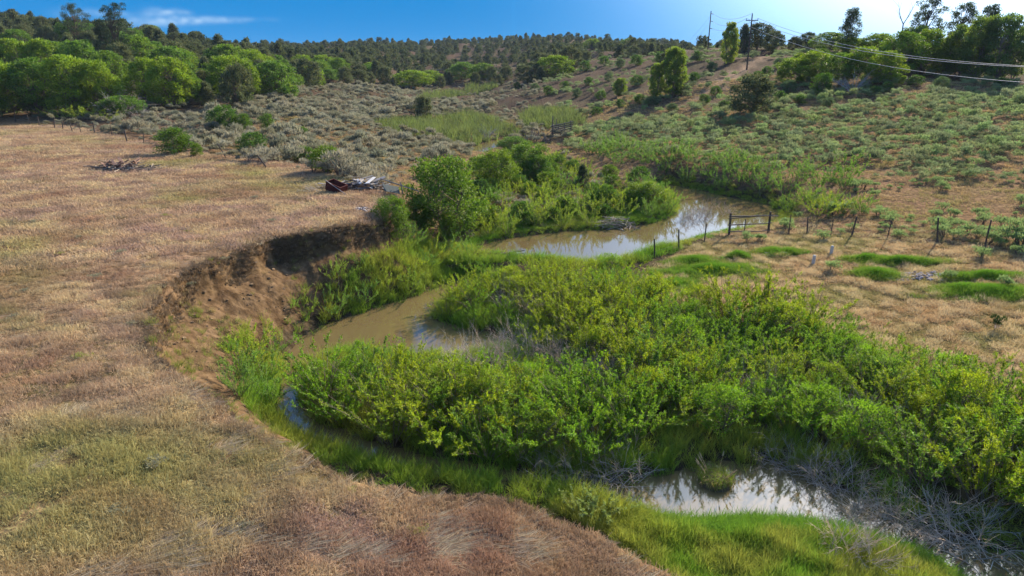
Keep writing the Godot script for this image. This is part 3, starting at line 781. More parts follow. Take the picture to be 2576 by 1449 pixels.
func nearest(p: Vector2, places: Array) -> String:
	var best := 1e9
	var out := ""
	for e in places:
		var d := p.distance_squared_to(Vector2(e[0], e[1]))
		if d < best:
			best = d
			out = e[2]
	return out

func sized(s: float, low: float, high: float) -> String:
	return "small " if s < low else "large " if s > high else ""

var tree_no := 0
func plant(called: String, label: String, category: String, proto: Array, x: float, z: float, sy: float, sxz: float, wood: Material, leaf: Material, group := "", names := ["stems", "foliage"], down := 0.06) -> Node3D:
	tree_no += 1
	var o := thing(called, label, category, at(x, z, down), fmod(tree_no * 2.399, TAU), group)
	var t := Transform3D(Basis.from_scale(Vector3(sxz, sy, sxz)), Vector3.ZERO)
	part(names[0], proto[0], wood, o, t)
	if proto.size() > 1:
		part(names[1], proto[1], leaf, o, t)
	return o

# ---------------------------------------------------------------- ground and water
func ground_colour(x: float, z: float, q: Vector3, slope: float) -> Color:
	var p := Vector2(x, z)
	var d := p.length()
	var a := nz.get_noise_2d(x * 4.0, z * 4.0)
	var b := nf.get_noise_2d(x * 5.0, z * 5.0)
	var c := Color(0.215, 0.15, 0.09)
	var ash := Vector2(x - WOODPILE[1][0], (z - WOODPILE[1][1]) * 1.3).length()
	if ash < 2.2 + b * 1.5:
		c = Color(0.11, 0.095, 0.085)
	elif q.y > 0.0 and d < 140.0:
		c = Color(0.34, 0.225, 0.135).lerp(Color(0.25, 0.2, 0.09), clampf(a * 1.6 + 0.2, 0.0, 1.0))
	elif q.y > -9.0 and q.y < 0.15 and z > -52.0 and slope > 0.3 and q.x > 0.6:
		c = Color(0.26, 0.175, 0.1).lerp(Color(0.17, 0.11, 0.062), clampf(b * 1.5 + 0.4, 0.0, 1.0))
	elif q.z > -1.2 and q.z < 50.0:
		c = Color(0.11, 0.085, 0.055)
	elif Geometry2D.is_point_in_polygon(p, SAGERIGHT):
		c = Color(0.38, 0.22, 0.125).lerp(Color(0.3, 0.2, 0.1), clampf(a + 0.5, 0.0, 1.0))
	elif Geometry2D.is_point_in_polygon(p, DRYRIGHT):
		c = Color(0.37, 0.235, 0.12).lerp(Color(0.27, 0.19, 0.09), clampf(a + 0.4, 0.0, 1.0))
	elif d < 48.0:
		c = Color(0.13, 0.105, 0.06)
	elif d > 100.0:
		var hill := smoothstep(100.0, 150.0, d)
		c = Color(0.23, 0.155, 0.1).lerp(Color(0.155, 0.105, 0.075).lerp(Color(0.16, 0.135, 0.08), clampf(a * 1.5 + 0.3, 0.0, 1.0)), hill)
	else:
		c = Color(0.29, 0.19, 0.115)
	if d > 95.0 and d < 190.0 and x > 15.0 and x < 80.0:
		for t in TRAIL.size() - 1:
			var u := Vector2(TRAIL[t][0], TRAIL[t][1])
			var w := Vector2(TRAIL[t + 1][0], TRAIL[t + 1][1]) - u
			var near := (u + w * clampf((p - u).dot(w) / w.length_squared(), 0.0, 1.0)).distance_to(p)
			if near < 1.3 + b * 1.5:
				c = Color(0.4, 0.28, 0.19)
	var k := 1.0 + 0.22 * b + 0.12 * a
	return Color(c.r * k, c.g * k, c.b * k)

func soil_texture(sd: int, freq: float, lo: Color, hi: Color, normal := 0.0) -> NoiseTexture2D:
	var t := NoiseTexture2D.new()
	t.width = 512
	t.height = 512
	t.seamless = true
	var n := FastNoiseLite.new()
	n.seed = sd
	n.frequency = freq
	n.fractal_octaves = 5
	t.noise = n
	if normal > 0.0:
		t.as_normal_map = true
		t.bump_strength = normal
	else:
		var g := Gradient.new()
		g.colors = PackedColorArray([lo, hi])
		t.color_ramp = g
	return t

func make_ground() -> void:
	var n := gx.size()
	var m := gz.size()
	var v := PackedVector3Array()
	var nn := PackedVector3Array()
	var c := PackedColorArray()
	var idx := PackedInt32Array()
	v.resize(n * m)
	nn.resize(n * m)
	c.resize(n * m)
	for j in m:
		for i in n:
			var k := j * n + i
			var q := gh[k]
			var i0 := maxi(i - 1, 0)
			var i1 := mini(i + 1, n - 1)
			var j0 := maxi(j - 1, 0)
			var j1 := mini(j + 1, m - 1)
			var dx := (gh[j * n + i1].x - gh[j * n + i0].x) / (gx[i1] - gx[i0])
			var dz := (gh[j1 * n + i].x - gh[j0 * n + i].x) / (gz[j1] - gz[j0])
			v[k] = Vector3(gx[i], q.x, gz[j])
			nn[k] = Vector3(-dx, 1.0, -dz).normalized()
			c[k] = ground_colour(gx[i], gz[j], q, sqrt(dx * dx + dz * dz))
	for j in m - 1:
		for i in n - 1:
			var k := j * n + i
			idx.append_array(PackedInt32Array([k, k + 1, k + n, k + 1, k + n + 1, k + n]))
	var arr := []
	arr.resize(Mesh.ARRAY_MAX)
	arr[Mesh.ARRAY_VERTEX] = v
	arr[Mesh.ARRAY_NORMAL] = nn
	arr[Mesh.ARRAY_COLOR] = c
	arr[Mesh.ARRAY_INDEX] = idx
	var am := ArrayMesh.new()
	am.add_surface_from_arrays(Mesh.PRIMITIVE_TRIANGLES, arr)
	var gm := mat("soil", Color(1, 1, 1), 1.0)
	gm.metallic_specular = 0.1
	gm.albedo_texture = soil_texture(4, 0.012, Color(0.42, 0.4, 0.38), Color(1, 1, 1))
	gm.uv1_triplanar = true
	gm.uv1_world_triplanar = true
	gm.uv1_scale = Vector3(0.31, 0.31, 0.31)
	gm.normal_enabled = true
	gm.normal_texture = soil_texture(6, 0.02, Color.BLACK, Color.WHITE, 6.0)
	gm.normal_scale = 1.2
	var o := part("ground", am, gm, self)
	tag(o, "valley ground of dry terrace, cut bank, flats and hills", "", "", "structure")

func water_sheet(called: String, label: String, poly: PackedVector2Array, y: float, m: Material) -> void:
	var grown := Geometry2D.offset_polygon(poly, 0.7)[0]
	var b := Buf.new()
	for p in grown:
		b.v.append(Vector3(p.x, y, p.y))
		b.n.append(Vector3.UP)
		b.c.append(Color.WHITE)
	var tri := Geometry2D.triangulate_polygon(grown)
	for k in range(0, tri.size(), 3):
		var a := grown[tri[k]]
		var e := grown[tri[k + 1]]
		var f := grown[tri[k + 2]]
		if (e - a).cross(f - a) > 0.0:
			b.i.append_array(PackedInt32Array([tri[k], tri[k + 1], tri[k + 2]]))
		else:
			b.i.append_array(PackedInt32Array([tri[k], tri[k + 2], tri[k + 1]]))
	var o := part(called, b.mesh(), m, self)
	tag(o, label, "", "", "structure")

func make_water() -> void:
	var m := StandardMaterial3D.new()
	m.resource_name = "muddy_water"
	m.albedo_color = Color(0.125, 0.092, 0.042).linear_to_srgb()
	m.roughness = 0.03
	m.metallic_specular = 0.7
	m.normal_enabled = true
	m.normal_texture = soil_texture(12, 0.02, Color.BLACK, Color.WHITE, 2.0)
	m.normal_scale = 0.06
	m.uv1_triplanar = true
	m.uv1_world_triplanar = true
	m.uv1_scale = Vector3(0.35, 0.35, 0.35)
	water_sheet("pond_water", "muddy brown beaver pond mirroring the pale sky", POND, POND_Y, m)
	water_sheet("creek_water", "muddy creek bending round the willow thicket below the cut bank", CREEK, 0.0, m)
	water_sheet("far_creek_water", "thin glint of creek water far up the valley", FARCREEK, FAR_Y, m)

# ---------------------------------------------------------------- grass
func dry_colour(x: float, z: float) -> Color:
	var a := nz.get_noise_2d(x * 2.2 + 11.0, z * 2.2)
	var b := nz.get_noise_2d(x * 3.1 - 40.0, z * 5.0)
	var e := nf.get_noise_2d(x * 3.0, z * 3.0 + 77.0)
	var c := Color(0.5, 0.36, 0.235)
	c = c.lerp(Color(0.46, 0.315, 0.245), clampf(b * 2.4, 0.0, 1.0))
	c = c.lerp(Color(0.6, 0.47, 0.27), clampf(e * 2.4, 0.0, 0.9))
	c = c.lerp(Color(0.27, 0.19, 0.13), clampf(-e * 2.2 - 0.25, 0.0, 0.75))
	# olive patches, large in the near left
	var patch := a * 1.8 - 0.25 + 0.95 * exp(-pow((Vector2(x, z) - Vector2(-8.0, -13.6)).length() / 4.4, 4.0)) + 0.5 * exp(-pow((Vector2(x, z) - Vector2(-11.5, -18.5)).length() / 2.5, 2.0))
	c = c.lerp(Color(0.36, 0.345, 0.12), clampf(patch, 0.0, 0.85))
	# rusty brown along the near lip
	var rust := exp(-pow((Vector2(x, z) - Vector2(-0.6, -12.6)).length() / 2.8, 2.0)) * 0.8 + clampf(-b * 1.5 - 0.15, 0.0, 0.6)
	c = c.lerp(Color(0.33, 0.19, 0.13), clampf(rust, 0.0, 0.8))
	return c

func green_colour(x: float, z: float) -> Color:
	var a := nz.get_noise_2d(x * 5.0, z * 5.0 + 5.0)
	return Color(0.17, 0.32, 0.03).lerp(Color(0.32, 0.36, 0.05), clampf(0.35 + a * 1.6, 0.0, 1.0))

func put(xf: Array, cols: PackedColorArray, x: float, z: float, s: float, sy: float, c: Color, turn := -1.0, down := 0.02) -> void:
	var b := Basis(Vector3.UP, rng.randf() * TAU if turn < 0.0 else turn) * Basis.from_scale(Vector3(s, sy, s))
	xf.append(Transform3D(b, at(x, z, down)))
	cols.append(vary(c, 0.16))

# how far a spot lies inside one of the damp green strips of the right field
func in_strip(p: Vector2) -> float:
	var best := 0.0
	for s in STRIPS:
		var o := (p - Vector2(s[0], s[1])).rotated(-0.12)
		best = maxf(best, 1.0 - Vector2(o.x / s[3], o.y / (s[2] * 0.7)).length())
	return best

func make_grass() -> void:
	var gm := mat("grass_blades", Color(1, 1, 1), 0.85, 0.7)
	# dry grass on the terrace, thinner and coarser with distance
	var tufts := [tuft(1, 50, 0.22, 0.07, 0.19, 0.006, 0.6, 0.1, Color(1, 1, 1), 0.45), tuft(2, 44, 0.24, 0.07, 0.2, 0.006, 0.9, 0.7, Color(1, 1, 1), 0.45)]
	var far_tuft := tuft(3, 40, 0.34, 0.09, 0.24, 0.012, 0.6, 0.2, Color(1, 1, 1), 0.35)
	var straw := tuft(4, 22, 0.35, 0.3, 0.75, 0.005, 0.5, 2.4, Color(1, 1, 1), 0.35)
	var xfs := [[], [], [], []]
	var cs := [PackedColorArray(), PackedColorArray(), PackedColorArray(), PackedColorArray()]
	rng.seed = 21
	for k in 120000:
		var d := 8.0 + 110.0 * pow(rng.randf(), 1.75)
		var az := deg_to_rad(rng.randf_range(-44.0, 24.0))
		var x := sin(az) * d
		var z := -cos(az) * d
		var q := look(x, z)
		if q.y < 0.12 or not seen_from(x, z, 1.12) or Vector2(x - WOODPILE[1][0], (z - WOODPILE[1][1]) * 1.3).length() < 2.3 * rng.randf_range(0.5, 1.3):
			continue
		if d > 30.0 and rng.randf() < 0.35:
			continue
		if nf.get_noise_2d(x * 4.0 + 90.0, z * 6.0) < -0.3 and rng.randf() < 0.8:
			continue
		var c := dry_colour(x, z)
		if q.y < 0.55 and rng.randf() < 0.6:
			c = c.lerp(Color(0.3, 0.21, 0.14), 0.7)
		if d < 34.0:
			var t := k % 2
			var cl := clampf(0.95 + 1.1 * nf.get_noise_2d(x * 7.0, z * 7.0), 0.35, 1.7)
			put(xfs[t], cs[t], x, z, rng.randf_range(0.7, 1.35), rng.randf_range(0.6, 1.3) * cl, c)
		else:
			var s := rng.randf_range(0.9, 1.5) * (1.0 + (d - 34.0) * 0.01)
			put(xfs[2], cs[2], x, z, s, s * rng.randf_range(0.5, 0.85), c)
	# combed straw along the lip and in drifts on the terrace
	for k in 26000:
		var d := 8.5 + 24.0 * pow(rng.randf(), 1.3)
		var az := deg_to_rad(rng.randf_range(-42.0, 22.0))
		var x := sin(az) * d
		var z := -cos(az) * d
		var q := look(x, z)
		if q.y < 0.42:
			continue
		var drift := nf.get_noise_2d(x * 2.0 + 60.0, z * 3.0)
		if not (q.y < 0.9 and rng.randf() < 0.16) and drift < (0.08 if Vector2(x + 8.0, z + 13.6).length() < 5.0 else 0.2) + 0.3 * rng.randf():
			continue
		put(xfs[3], cs[3], x, z, rng.randf_range(0.6, 1.1), rng.randf_range(0.6, 1.0), Color(0.56, 0.47, 0.31).lerp(Color(0.38, 0.3, 0.23), rng.randf()), rng.randf_range(-0.9, 0.9) + nz.get_noise_2d(x * 4.0, z * 4.0) * 4.0 + 0.3)
	# dark turf hanging over the crisp rim of the cut bank, clods fallen below it
	var turf := tuft(5, 40, 0.16, 0.06, 0.16, 0.009, 1.2, 0.3, Color(1, 1, 1), 0.4)
	var clod := Buf.new()
	for k in 3:
		clod.box(Transform3D(Basis.from_euler(Vector3(k * 0.9, k * 1.7, k * 0.5)), Vector3.ZERO), Vector3(0.14, 0.1, 0.12), Color(1, 1, 1))
	var xt := [[], []]
	var ct := [PackedColorArray(), PackedColorArray()]
	rng.seed = 27
	for k in 60000:
		var p := Vector2(rng.randf_range(-16, 2), rng.randf_range(-42, -12))
		var q := look(p.x, p.y)
		if q.y > -0.35 and q.y < 0.15:
			put(xt[0], ct[0], p.x, p.y, rng.randf_range(0.7, 1.3), rng.randf_range(0.6, 1.2), Color(0.17, 0.125, 0.085).lerp(Color(0.34, 0.25, 0.16), rng.randf() * rng.randf()))
		elif q.y < -0.5 and q.y > -4.5 and p.y < -20.0 and q.x > 0.4 and rng.randf() < 0.05:
			var cs_ := 0.25 + 0.8 * pow(rng.randf(), 3.0)
			put(xt[1], ct[1], p.x, p.y, cs_, cs_ * 0.8, Color(0.25, 0.17, 0.1), -1.0, -0.01)
	stuff("turf_rim", "dark dry turf hanging over the rim of the cut bank", turf, gm, xt[0], ct[0])
	stuff("soil_clods", "brown clods fallen down the face of the cut bank", clod.mesh(), mat("clod_soil", Color(1, 1, 1), 1.0), xt[1], ct[1])
	stuff("dry_grass", "dry tan cheatgrass covering the near terrace", tufts[0], gm, xfs[0], cs[0])
	stuff("dry_grass", "drooping dry grass covering the near terrace", tufts[1], gm, xfs[1], cs[1])
	stuff("dry_grass", "dry tan grass on the far part of the terrace", far_tuft, gm, xfs[2], cs[2])
	stuff("straw", "pale flattened straw along the bank edge", straw, gm, xfs[3], cs[3])
	# dry grass on the right field, the bench and between the sagebrush
	var x2 := []
	var c2 := PackedColorArray()
	var xn := [[], []]
	var cn := [PackedColorArray(), PackedColorArray()]
	rng.seed = 22
	for k in 60000:
		var d := 24.0 + 110.0 * pow(rng.randf(), 1.4)
		var az := deg_to_rad(rng.randf_range(-24.0, 42.0))
		var p := Vector2(sin(az) * d, -cos(az) * d)
		var inr := Geometry2D.is_point_in_polygon(p, DRYRIGHT)
		if not inr and (d < 44.0 or rng.randf() < 0.6):
			continue
		var q := look(p.x, p.y)
		if q.y > -0.5 or (q.z > -0.8 and q.z < 50.0) or not seen_from(p.x, p.y):
			continue
		var a := nz.get_noise_2d(p.x * 5.0, p.y * 5.0)
		var c := Color(0.52, 0.35, 0.19).lerp(Color(0.36, 0.32, 0.12), clampf(a * 2.6 + 0.35, 0.0, 1.0))
		if not inr:
			c = c.lerp(Color(0.33, 0.28, 0.12), 0.5)
		var s := rng.randf_range(0.7, 1.3) * (1.0 + maxf(0.0, d - 40.0) * 0.008)
		if d < 52.0:
			if in_strip(p) > rng.randf() * 0.6:
				continue
			for t in 3:
				var w := Vector2(p.x + rng.randf_range(-0.5, 0.5), p.y + rng.randf_range(-0.5, 0.5))
				var clump := nf.get_noise_2d(w.x * 6.0, w.y * 6.0)
				put(xn[t % 2], cn[t % 2], w.x, w.y, rng.randf_range(0.9, 1.6), rng.randf_range(0.7, 1.5) * clampf(1.0 + clump * 1.6, 0.4, 1.8), c.lerp(Color(0.62, 0.5, 0.3) if clump > 0.0 else Color(0.24, 0.25, 0.08), clampf(absf(clump) * 2.2, 0.0, 0.8)))
		else:
			put(x2, c2, p.x, p.y, s, s * rng.randf_range(0.5, 1.0), c)
	stuff("dry_grass", "orange tan dry grass on the right field inside the fence", tufts[1], gm, xn[0], cn[0])
	stuff("dry_grass", "upright dry tan grass on the right field inside the fence", tufts[0], gm, xn[1], cn[1])
	stuff("dry_grass", "dull tan grass between the sagebrush", far_tuft, gm, x2, c2)
	# green grass: water's edge, green bench by the lower pond, strips in the right field
	var tall := tuft(7, 44, 0.2, 0.35, 0.75, 0.008, 0.45, 0.1)
	var short := tuft(8, 44, 0.2, 0.15, 0.4, 0.008, 0.5, 0.2)
	var x3 := []
	var c3 := PackedColorArray()
	var x4 := []
	var c4 := PackedColorArray()
	rng.seed = 23
	for s in STRIPS:
		for k in int(s[2] * s[3] * 480.0):
			var a := rng.randf() * TAU
			var r := absf(rng.randfn(0.0, 0.55))
			var o := Vector2(cos(a) * r * s[3], sin(a) * r * s[2] * 0.7).rotated(0.12)
			if r > 1.5 or nf.get_noise_2d((s[0] + o.x) * 5.0, (s[1] + o.y) * 9.0) < -0.25 + r * 0.1:
				continue
			put(x4, c4, s[0] + o.x, s[1] + o.y, rng.randf_range(0.9, 1.4), rng.randf_range(0.6, 1.3) * maxf(0.4, 1.15 - r * 0.4), Color(0.13, 0.3, 0.025).lerp(Color(0.27, 0.32, 0.06), clampf(r * rng.randf() * 1.2, 0.0, 1.0)))
	for k in 70000:
		var p := Vector2(rng.randf_range(-16, 30), rng.randf_range(-78, -11))
		var q := look(p.x, p.y)
		if q.z > 0.05 and q.z < 50.0 and (q.z > 0.5 or rng.randf() > 0.14):
			continue
		var edge: float = clampf(1.0 + q.z / 1.6, 0.0, 1.0) if q.z > -1.6 else 0.0
		var low := q.y < -0.6
		if p.x < -9.6 and p.y < -27.5 and p.y > -33.5 and rng.randf() < 0.85:
			continue
		var bench := Geometry2D.is_point_in_polygon(p, GREENBENCH)
		var bank := Geometry2D.is_point_in_polygon(p, LEFTBANK) or Geometry2D.is_point_in_polygon(p, FOOTBUSH) or Geometry2D.is_point_in_polygon(p, PONDLEFT)
		var thick := Geometry2D.is_point_in_polygon(p, THICKET)
		var slope := q.y < 0.0 and q.y > -7.0 and p.y > -45.0 and p.y < -14.0 and p.x < 3.0
		if bench or (low and rng.randf() < edge) or (bank and rng.randf() < 0.8) or (thick and rng.randf() < 0.25):
			var c := green_colour(p.x, p.y)
			if bench and q.z < -0.9:
				c = c.lerp(Color(0.31, 0.34, 0.06), clampf(0.4 + 1.6 * nf.get_noise_2d(p.x * 4.0, p.y * 4.0), 0.0, 0.9))
				put(x4, c4, p.x, p.y, rng.randf_range(0.8, 1.3), rng.randf_range(0.7, 1.2), c)
			else:
				put(x3, c3, p.x, p.y, rng.randf_range(0.8, 1.3), rng.randf_range(0.6, 1.25) * (0.5 if p.y < -44.0 else 0.38 if p.y > -19.0 and p.x > 3.0 else 1.0), c)
		elif slope and rng.randf() < 0.5:
			var g := nf.get_noise_2d(p.x * 3.0, p.y * 3.0 + 12.0)
			var near := p.y > -22.0
			if g > (-0.12 if q.y > -3.5 and not near else -0.4):
				put(x4, c4, p.x, p.y, rng.randf_range(0.35, 0.95), rng.randf_range(0.3, 0.9), Color(0.2, 0.26, 0.04).lerp(Color(0.4, 0.3, 0.15), clampf(rng.randf() * 1.5 - (0.5 if near else 0.15), 0.0, 1.0)))
	# extra blades on the green bench, which lies near the camera
	for k in 9000:
		var p := Vector2(rng.randf_range(0, 12), rng.randf_range(-18, -10.5))
		if not Geometry2D.is_point_in_polygon(p, GREENBENCH):
			continue
		var q := look(p.x, p.y)
		if q.z > 0.05 and q.z < 50.0:
			continue
		var c := green_colour(p.x, p.y)
		if q.z > -0.9:
			put(x3, c3, p.x, p.y, rng.randf_range(0.8, 1.2), rng.randf_range(0.3, 0.6), c)
		else:
			put(x4, c4, p.x, p.y, rng.randf_range(0.8, 1.2), rng.randf_range(0.6, 1.1) * clampf(0.9 + 1.2 * nf.get_noise_2d(p.x * 6.0, p.y * 6.0 + 9.0), 0.4, 1.5), c.lerp(Color(0.31, 0.34, 0.06), clampf(0.35 + 1.8 * nf.get_noise_2d(p.x * 4.0, p.y * 4.0), 0.0, 0.9)))
	stuff("green_grass", "tall lush green grass along the water's edge and under the willows", tall, gm, x3, c3)
	stuff("green_grass", "short green grass on the bench by the lower pond, the bank and the field strips", short, gm, x4, c4)
	# upright reeds and young willow shoots far up the creek
	var reed := tuft(9, 30, 0.45, 0.6, 1.3, 0.03, 0.15, 0.0)
	var x5 := []
	var c5 := PackedColorArray()
	rng.seed = 24
	for poly in [REEDS, REEDS2, REEDS3]:
		var far: bool = poly == REEDS3
		for p in spots(poly, 0.95 if not far else 1.6, 9000, 31):
			if look(p.x, p.y).z > 0.1 and look(p.x, p.y).z < 50.0:
				continue
			var s := rng.randf_range(0.8, 1.6) * (1.5 if far else 1.0)
			put(x5, c5, p.x, p.y, s, s * rng.randf_range(0.7, 1.2), Color(0.2, 0.26, 0.06).lerp(Color(0.13, 0.17, 0.06), rng.randf()))
	stuff("reeds", "yellow green reeds and young shoots along the creek up the valley", reed, gm, x5, c5)

# ---------------------------------------------------------------- willows and shrubs
var m_bark: Material
var m_grey: Material
var m_leaf := []       # willow tints
var m_oak: Array
var m_jun: Material
var m_sage: Material

func make_shrubs() -> void:
	m_bark = mat("bark", Color(1, 1, 1), 0.95)
	m_grey = mat("dead_wood", Color(1, 1, 1), 0.9)
	for t in [Color(1.0, 1.0, 1.0), Color(1.3, 1.18, 0.8), Color(0.72, 0.9, 1.2), Color(0.9, 1.12, 0.9)]:
		m_leaf.append(mat("willow_leaf", t, 0.6, 0.95, Color(1.0, 1.0, 0.45)))
	m_sage = mat("sage_leaf", Color(1, 1, 1), 0.85, 0.8)
	var protos := []
	for k in 6:
		protos.append(willow(100 + k, 2.5, 2.2, 16, 9, 42, 0.1, 0.028, C_WILLOW, C_BARK, 0.1 + 0.06 * k) if k == 0 else bushy(100 + k, 2.0, 2.0, C_WILLOW, C_BARK) if k == 1 else willow(100 + k, 2.3 + 0.08 * k, 1.9, 28, 11, 21, 0.095, 0.026, C_WILLOW, C_BARK, 0.12 + 0.05 * (k % 3), 0.5))
	var list := spots(THICKET, 1.0, 14000, 41)
	rng.seed = 42
	for p in list:
		if not seen_from(p.x, p.y, 1.3):
			continue
		var q := look(p.x, p.y)
		if q.z > 0.1 and q.z < 50.0:
			continue
		var lush := nz.get_noise_2d(p.x * 3.0, p.y * 3.0)
		var marsh := smoothstep(3.5, -1.0, p.x) * smoothstep(-23.5, -27.0, p.y) * smoothstep(-33.5, -31.0, p.y)
		for b in BRUSH.slice(11):
			if p.distance_to(Vector2(b[0], b[1])) < 0.75:
				marsh = 2.0
		if marsh > 1.5:
			continue
		var gap := Vector2(p.x + 0.6, p.y + 26.3).length() < 2.4 or Vector2(p.x - 3.6, p.y + 25.2).length() < 1.3
		if q.z > (-1.2 if p.x > 2.5 else -0.1) and q.z < 50.0 and p.y > -24.0:
			continue
		var s := rng.randf_range(0.62, 0.92) * (1.0 + lush * 0.35) * lerpf(1.0, 0.72, smoothstep(-31.0, -37.0, p.y)) * (1.22 if p.y > -23.5 and p.x < 3.0 else 1.0) * (0.5 if gap else 1.0) * (1.0 - 0.55 * marsh)
		var ti: int = (3 if lush < 0.0 else 1) if rng.randf() < 0.6 else rng.randi() % 4
		var place := nearest(p, BY_THICKET)
		plant("willow_shrub", sized(s, 0.64, 0.86) + ["fresh green", "yellow green", "dull green", "bright green"][ti] + " willow " + place, "willow", protos[rng.randi() % 6], p.x, p.y, s, s * rng.randf_range(1.0, 1.3), m_bark, m_leaf[ti], "willows " + place)
	# paler, finer willows at the foot of the cut bank, on the creek's left bank and round the pond
	var fine := []
	for k in 3:
		fine.append(willow(120 + k, 1.9, 1.5, 13, 7, 30, 0.1, 0.026, Color(0.22, 0.32, 0.06), C_BARK, 0.1))
	for e in [[FOOTBUSH, 0.95, "pale feathery willow at the foot of the cut bank", "willows below the cut bank", 51, 0.72], [LEFTBANK, 1.15, "slender young willow on the creek's grassy left bank", "young willows on the left bank", 52, 0.72], [MIDSHRUB, 1.7, "willow among the sagebrush between pond and box elder", "willows between pond and box elder", 56, 0.8], [PONDLEFT, 1.25, "green willow on the pond's far bank", "willows on the pond's far bank", 53, 0.85], [PONDREEDS, 1.2, "clump of green willow shoots at the pond's end beside the gate", "willow shoots by the gate", 54, 0.85], [PONDRIGHT, 1.9, "grey green willow on the slope behind the pond", "willows behind the pond", 55, 1.1]]:
		var sp := spots(e[0], e[1], 4000, e[4])
		rng.seed = e[4]
		for p in sp:
			var q := look(p.x, p.y)
			if (q.z > -0.1 and q.z < 50.0) or p.distance_to(Vector2(8.1, -50.4)) < 2.2:
				continue
			var s: float = e[5] * rng.randf_range(0.7, 1.3)
			plant("bank_willow", sized(s / e[5], 0.88, 1.12) + (e[2] if e[4] != 55 else "grey green willow " + nearest(p, [[17.5, -72.0, "at the far tip of the pond"], [12.0, -80.0, "on the slope behind the pond's far tip"], [22.0, -64.0, "above the pond's right shore"], [28.0, -58.0, "right of the pond above the shoots"]])), "willow", fine[rng.randi() % 3], p.x, p.y, s, s * rng.randf_range(0.8, 1.1), m_bark, m_leaf[rng.randi() % 3] if e[4] != 55 else m_leaf[2], e[3])
	for k in YELLOW.size():
		var b: Array = YELLOW[k]
		plant("rabbitbrush", "yellow green brush at the grove's foot behind the left fence", "brush", fine[k % 3], b[0], b[1], b[2] / 1.9, b[3] / 1.5, m_bark, m_leaf[1], "yellow brush behind the left fence")
	# shrubs one can point at
	m_oak = []
	for t in [Color(1, 1, 1), Color(1.35, 1.2, 0.9), Color(0.82, 0.92, 1.1)]:
		m_oak.append(mat("oak_leaf", t, 0.6, 0.8, Color(1.0, 1.0, 0.55)))
	var m_sagebush := mat("grey_weed_leaf", Color(1.3, 1.05, 3.2), 0.8, 0.7)
	var round := []
	for k in 3:
		round.append(clumped(140 + k, 2.0, 2.2, 0.06, 46, 110, 0.34, 0.1, 0.06, C_OAK, C_BARK, 0, 3, 0.4))
	var near := []
	for k in 2:
		near.append(clumped(150 + k, 4.0, 4.2, 0.08, 80, 150, 0.5, 0.13, 0.075, Color(0.115, 0.205, 0.03), C_BARK, 0, 3, 0.3))
	var labels := ["large leafy green box elder beside the junk pile", "leafy green shrub at the cut bank's far corner", "small shrub tucked between the box elder and the bank corner", "round bright green shrub standing left of the far corral", "wide green shrub in front of the corral", "dark grey green bush beside the wide corral shrub", "low dark bush at the far creek bend", "pale green sapling below the large box elder", "bright green bush at the pond's far corner", "round dull green bush on the bank above the beaver lodge"]
	for k in BIGSHRUBS.size():
		var b: Array = BIGSHRUBS[k]
		var pr: Array = near[k % 2] if b[2] > 1.8 else round[k % 3]
		var base: Vector2 = Vector2(4.0, 4.2) if b[2] > 1.8 else Vector2(2.0, 2.2)
		plant("leafy_shrub", labels[k], "shrub", pr, b[0], b[1], b[2] / base.x, b[3] / base.y, m_bark, m_oak[[0, 0, 0, 1, 0, 2, 2, 1, 1, 2][k]])
	labels = ["broad green oak bush at the terrace's far edge", "small green oak sprout beside the broad bush", "tall dark green bush on the sage flat behind the fence", "green bush joined to the tall dark bush", "small round green bush on the sage flat", "tiny green bush among the far sagebrush", "dull green bush by the fallen fence posts", "bright green oak bush in front of the sage flat", "low green bush behind the bright oak bush"]
	for k in BUSHES.size():
		var b: Array = BUSHES[k]
		plant("oak_bush", labels[k], "bush", round[k % 3], b[0], b[1], b[2] / 2.0, b[3] / 2.2, m_bark, m_oak[[0, 1, 2, 0, 0, 0, 2, 1, 0][k]])

	# rounded shrubs on the bank between the pond and the box elder
	rng.seed = 57
	for p in spots(MIDSHRUB, 2.6, 1500, 58) + spots(PONDLEFT, 2.4, 1500, 59):
		var q := look(p.x, p.y)
		if (q.z > -0.8 and q.z < 50.0) or p.distance_to(Vector2(8.1, -50.4)) < 2.4:
			continue
		var s := rng.randf_range(0.5, 1.0)
		var place := nearest(p, [[-1.0, -52.0, "right of the large box elder"], [3.0, -56.0, "behind the pond's left end"], [8.0, -55.0, "around the stick heap"], [12.5, -57.0, "at the pond's far corner"], [2.0, -64.0, "in front of the wide corral shrub"], [8.0, -66.0, "beside the young juniper"]])
		var ti := rng.randi() % 3
		plant("leafy_shrub", sized(s, 0.65, 0.85) + ["green", "bright green", "dull green"][ti] + " rounded shrub " + place, "shrub", round[rng.randi() % 3], p.x, p.y, s * 0.85, s, m_bark, m_oak[ti], "rounded shrubs " + place)
	# dull shrubs scattered over the right hill, weeds on the terrace
	for k in HILLSHRUBS.size():
		var b: Array = HILLSHRUBS[k]
		var place := nearest(Vector2(b[0], b[1]), [[27.0, -121.0, "near the tall poplar"], [46.0, -140.0, "near the utility pole"], [33.5, -98.5, "beside the large juniper"], [52.0, -107.0, "below the hill thicket"], [8.0, -160.0, "on the bare spur slope"], [15.0, -140.0, "left of the small poplar"], [30.0, -180.0, "on the hill's upper slope"], [70.0, -110.0, "below the hilltop cottonwoods"]])
		plant("hill_shrub", sized(b[2], 1.3, 2.0) + ["dull green", "olive", "dark green"][k % 3] + " shrub " + place, "shrub", round[k % 3], b[0], b[1], b[2] / 2.0 * 1.2, b[3] / 2.2 * 1.1, m_bark, m_oak[2] if k % 3 != 1 else m_sagebush, "shrubs " + place)
	var weedy := sage(230, 260, Color(1, 1, 1), Color(0.3, 0.25, 0.2))
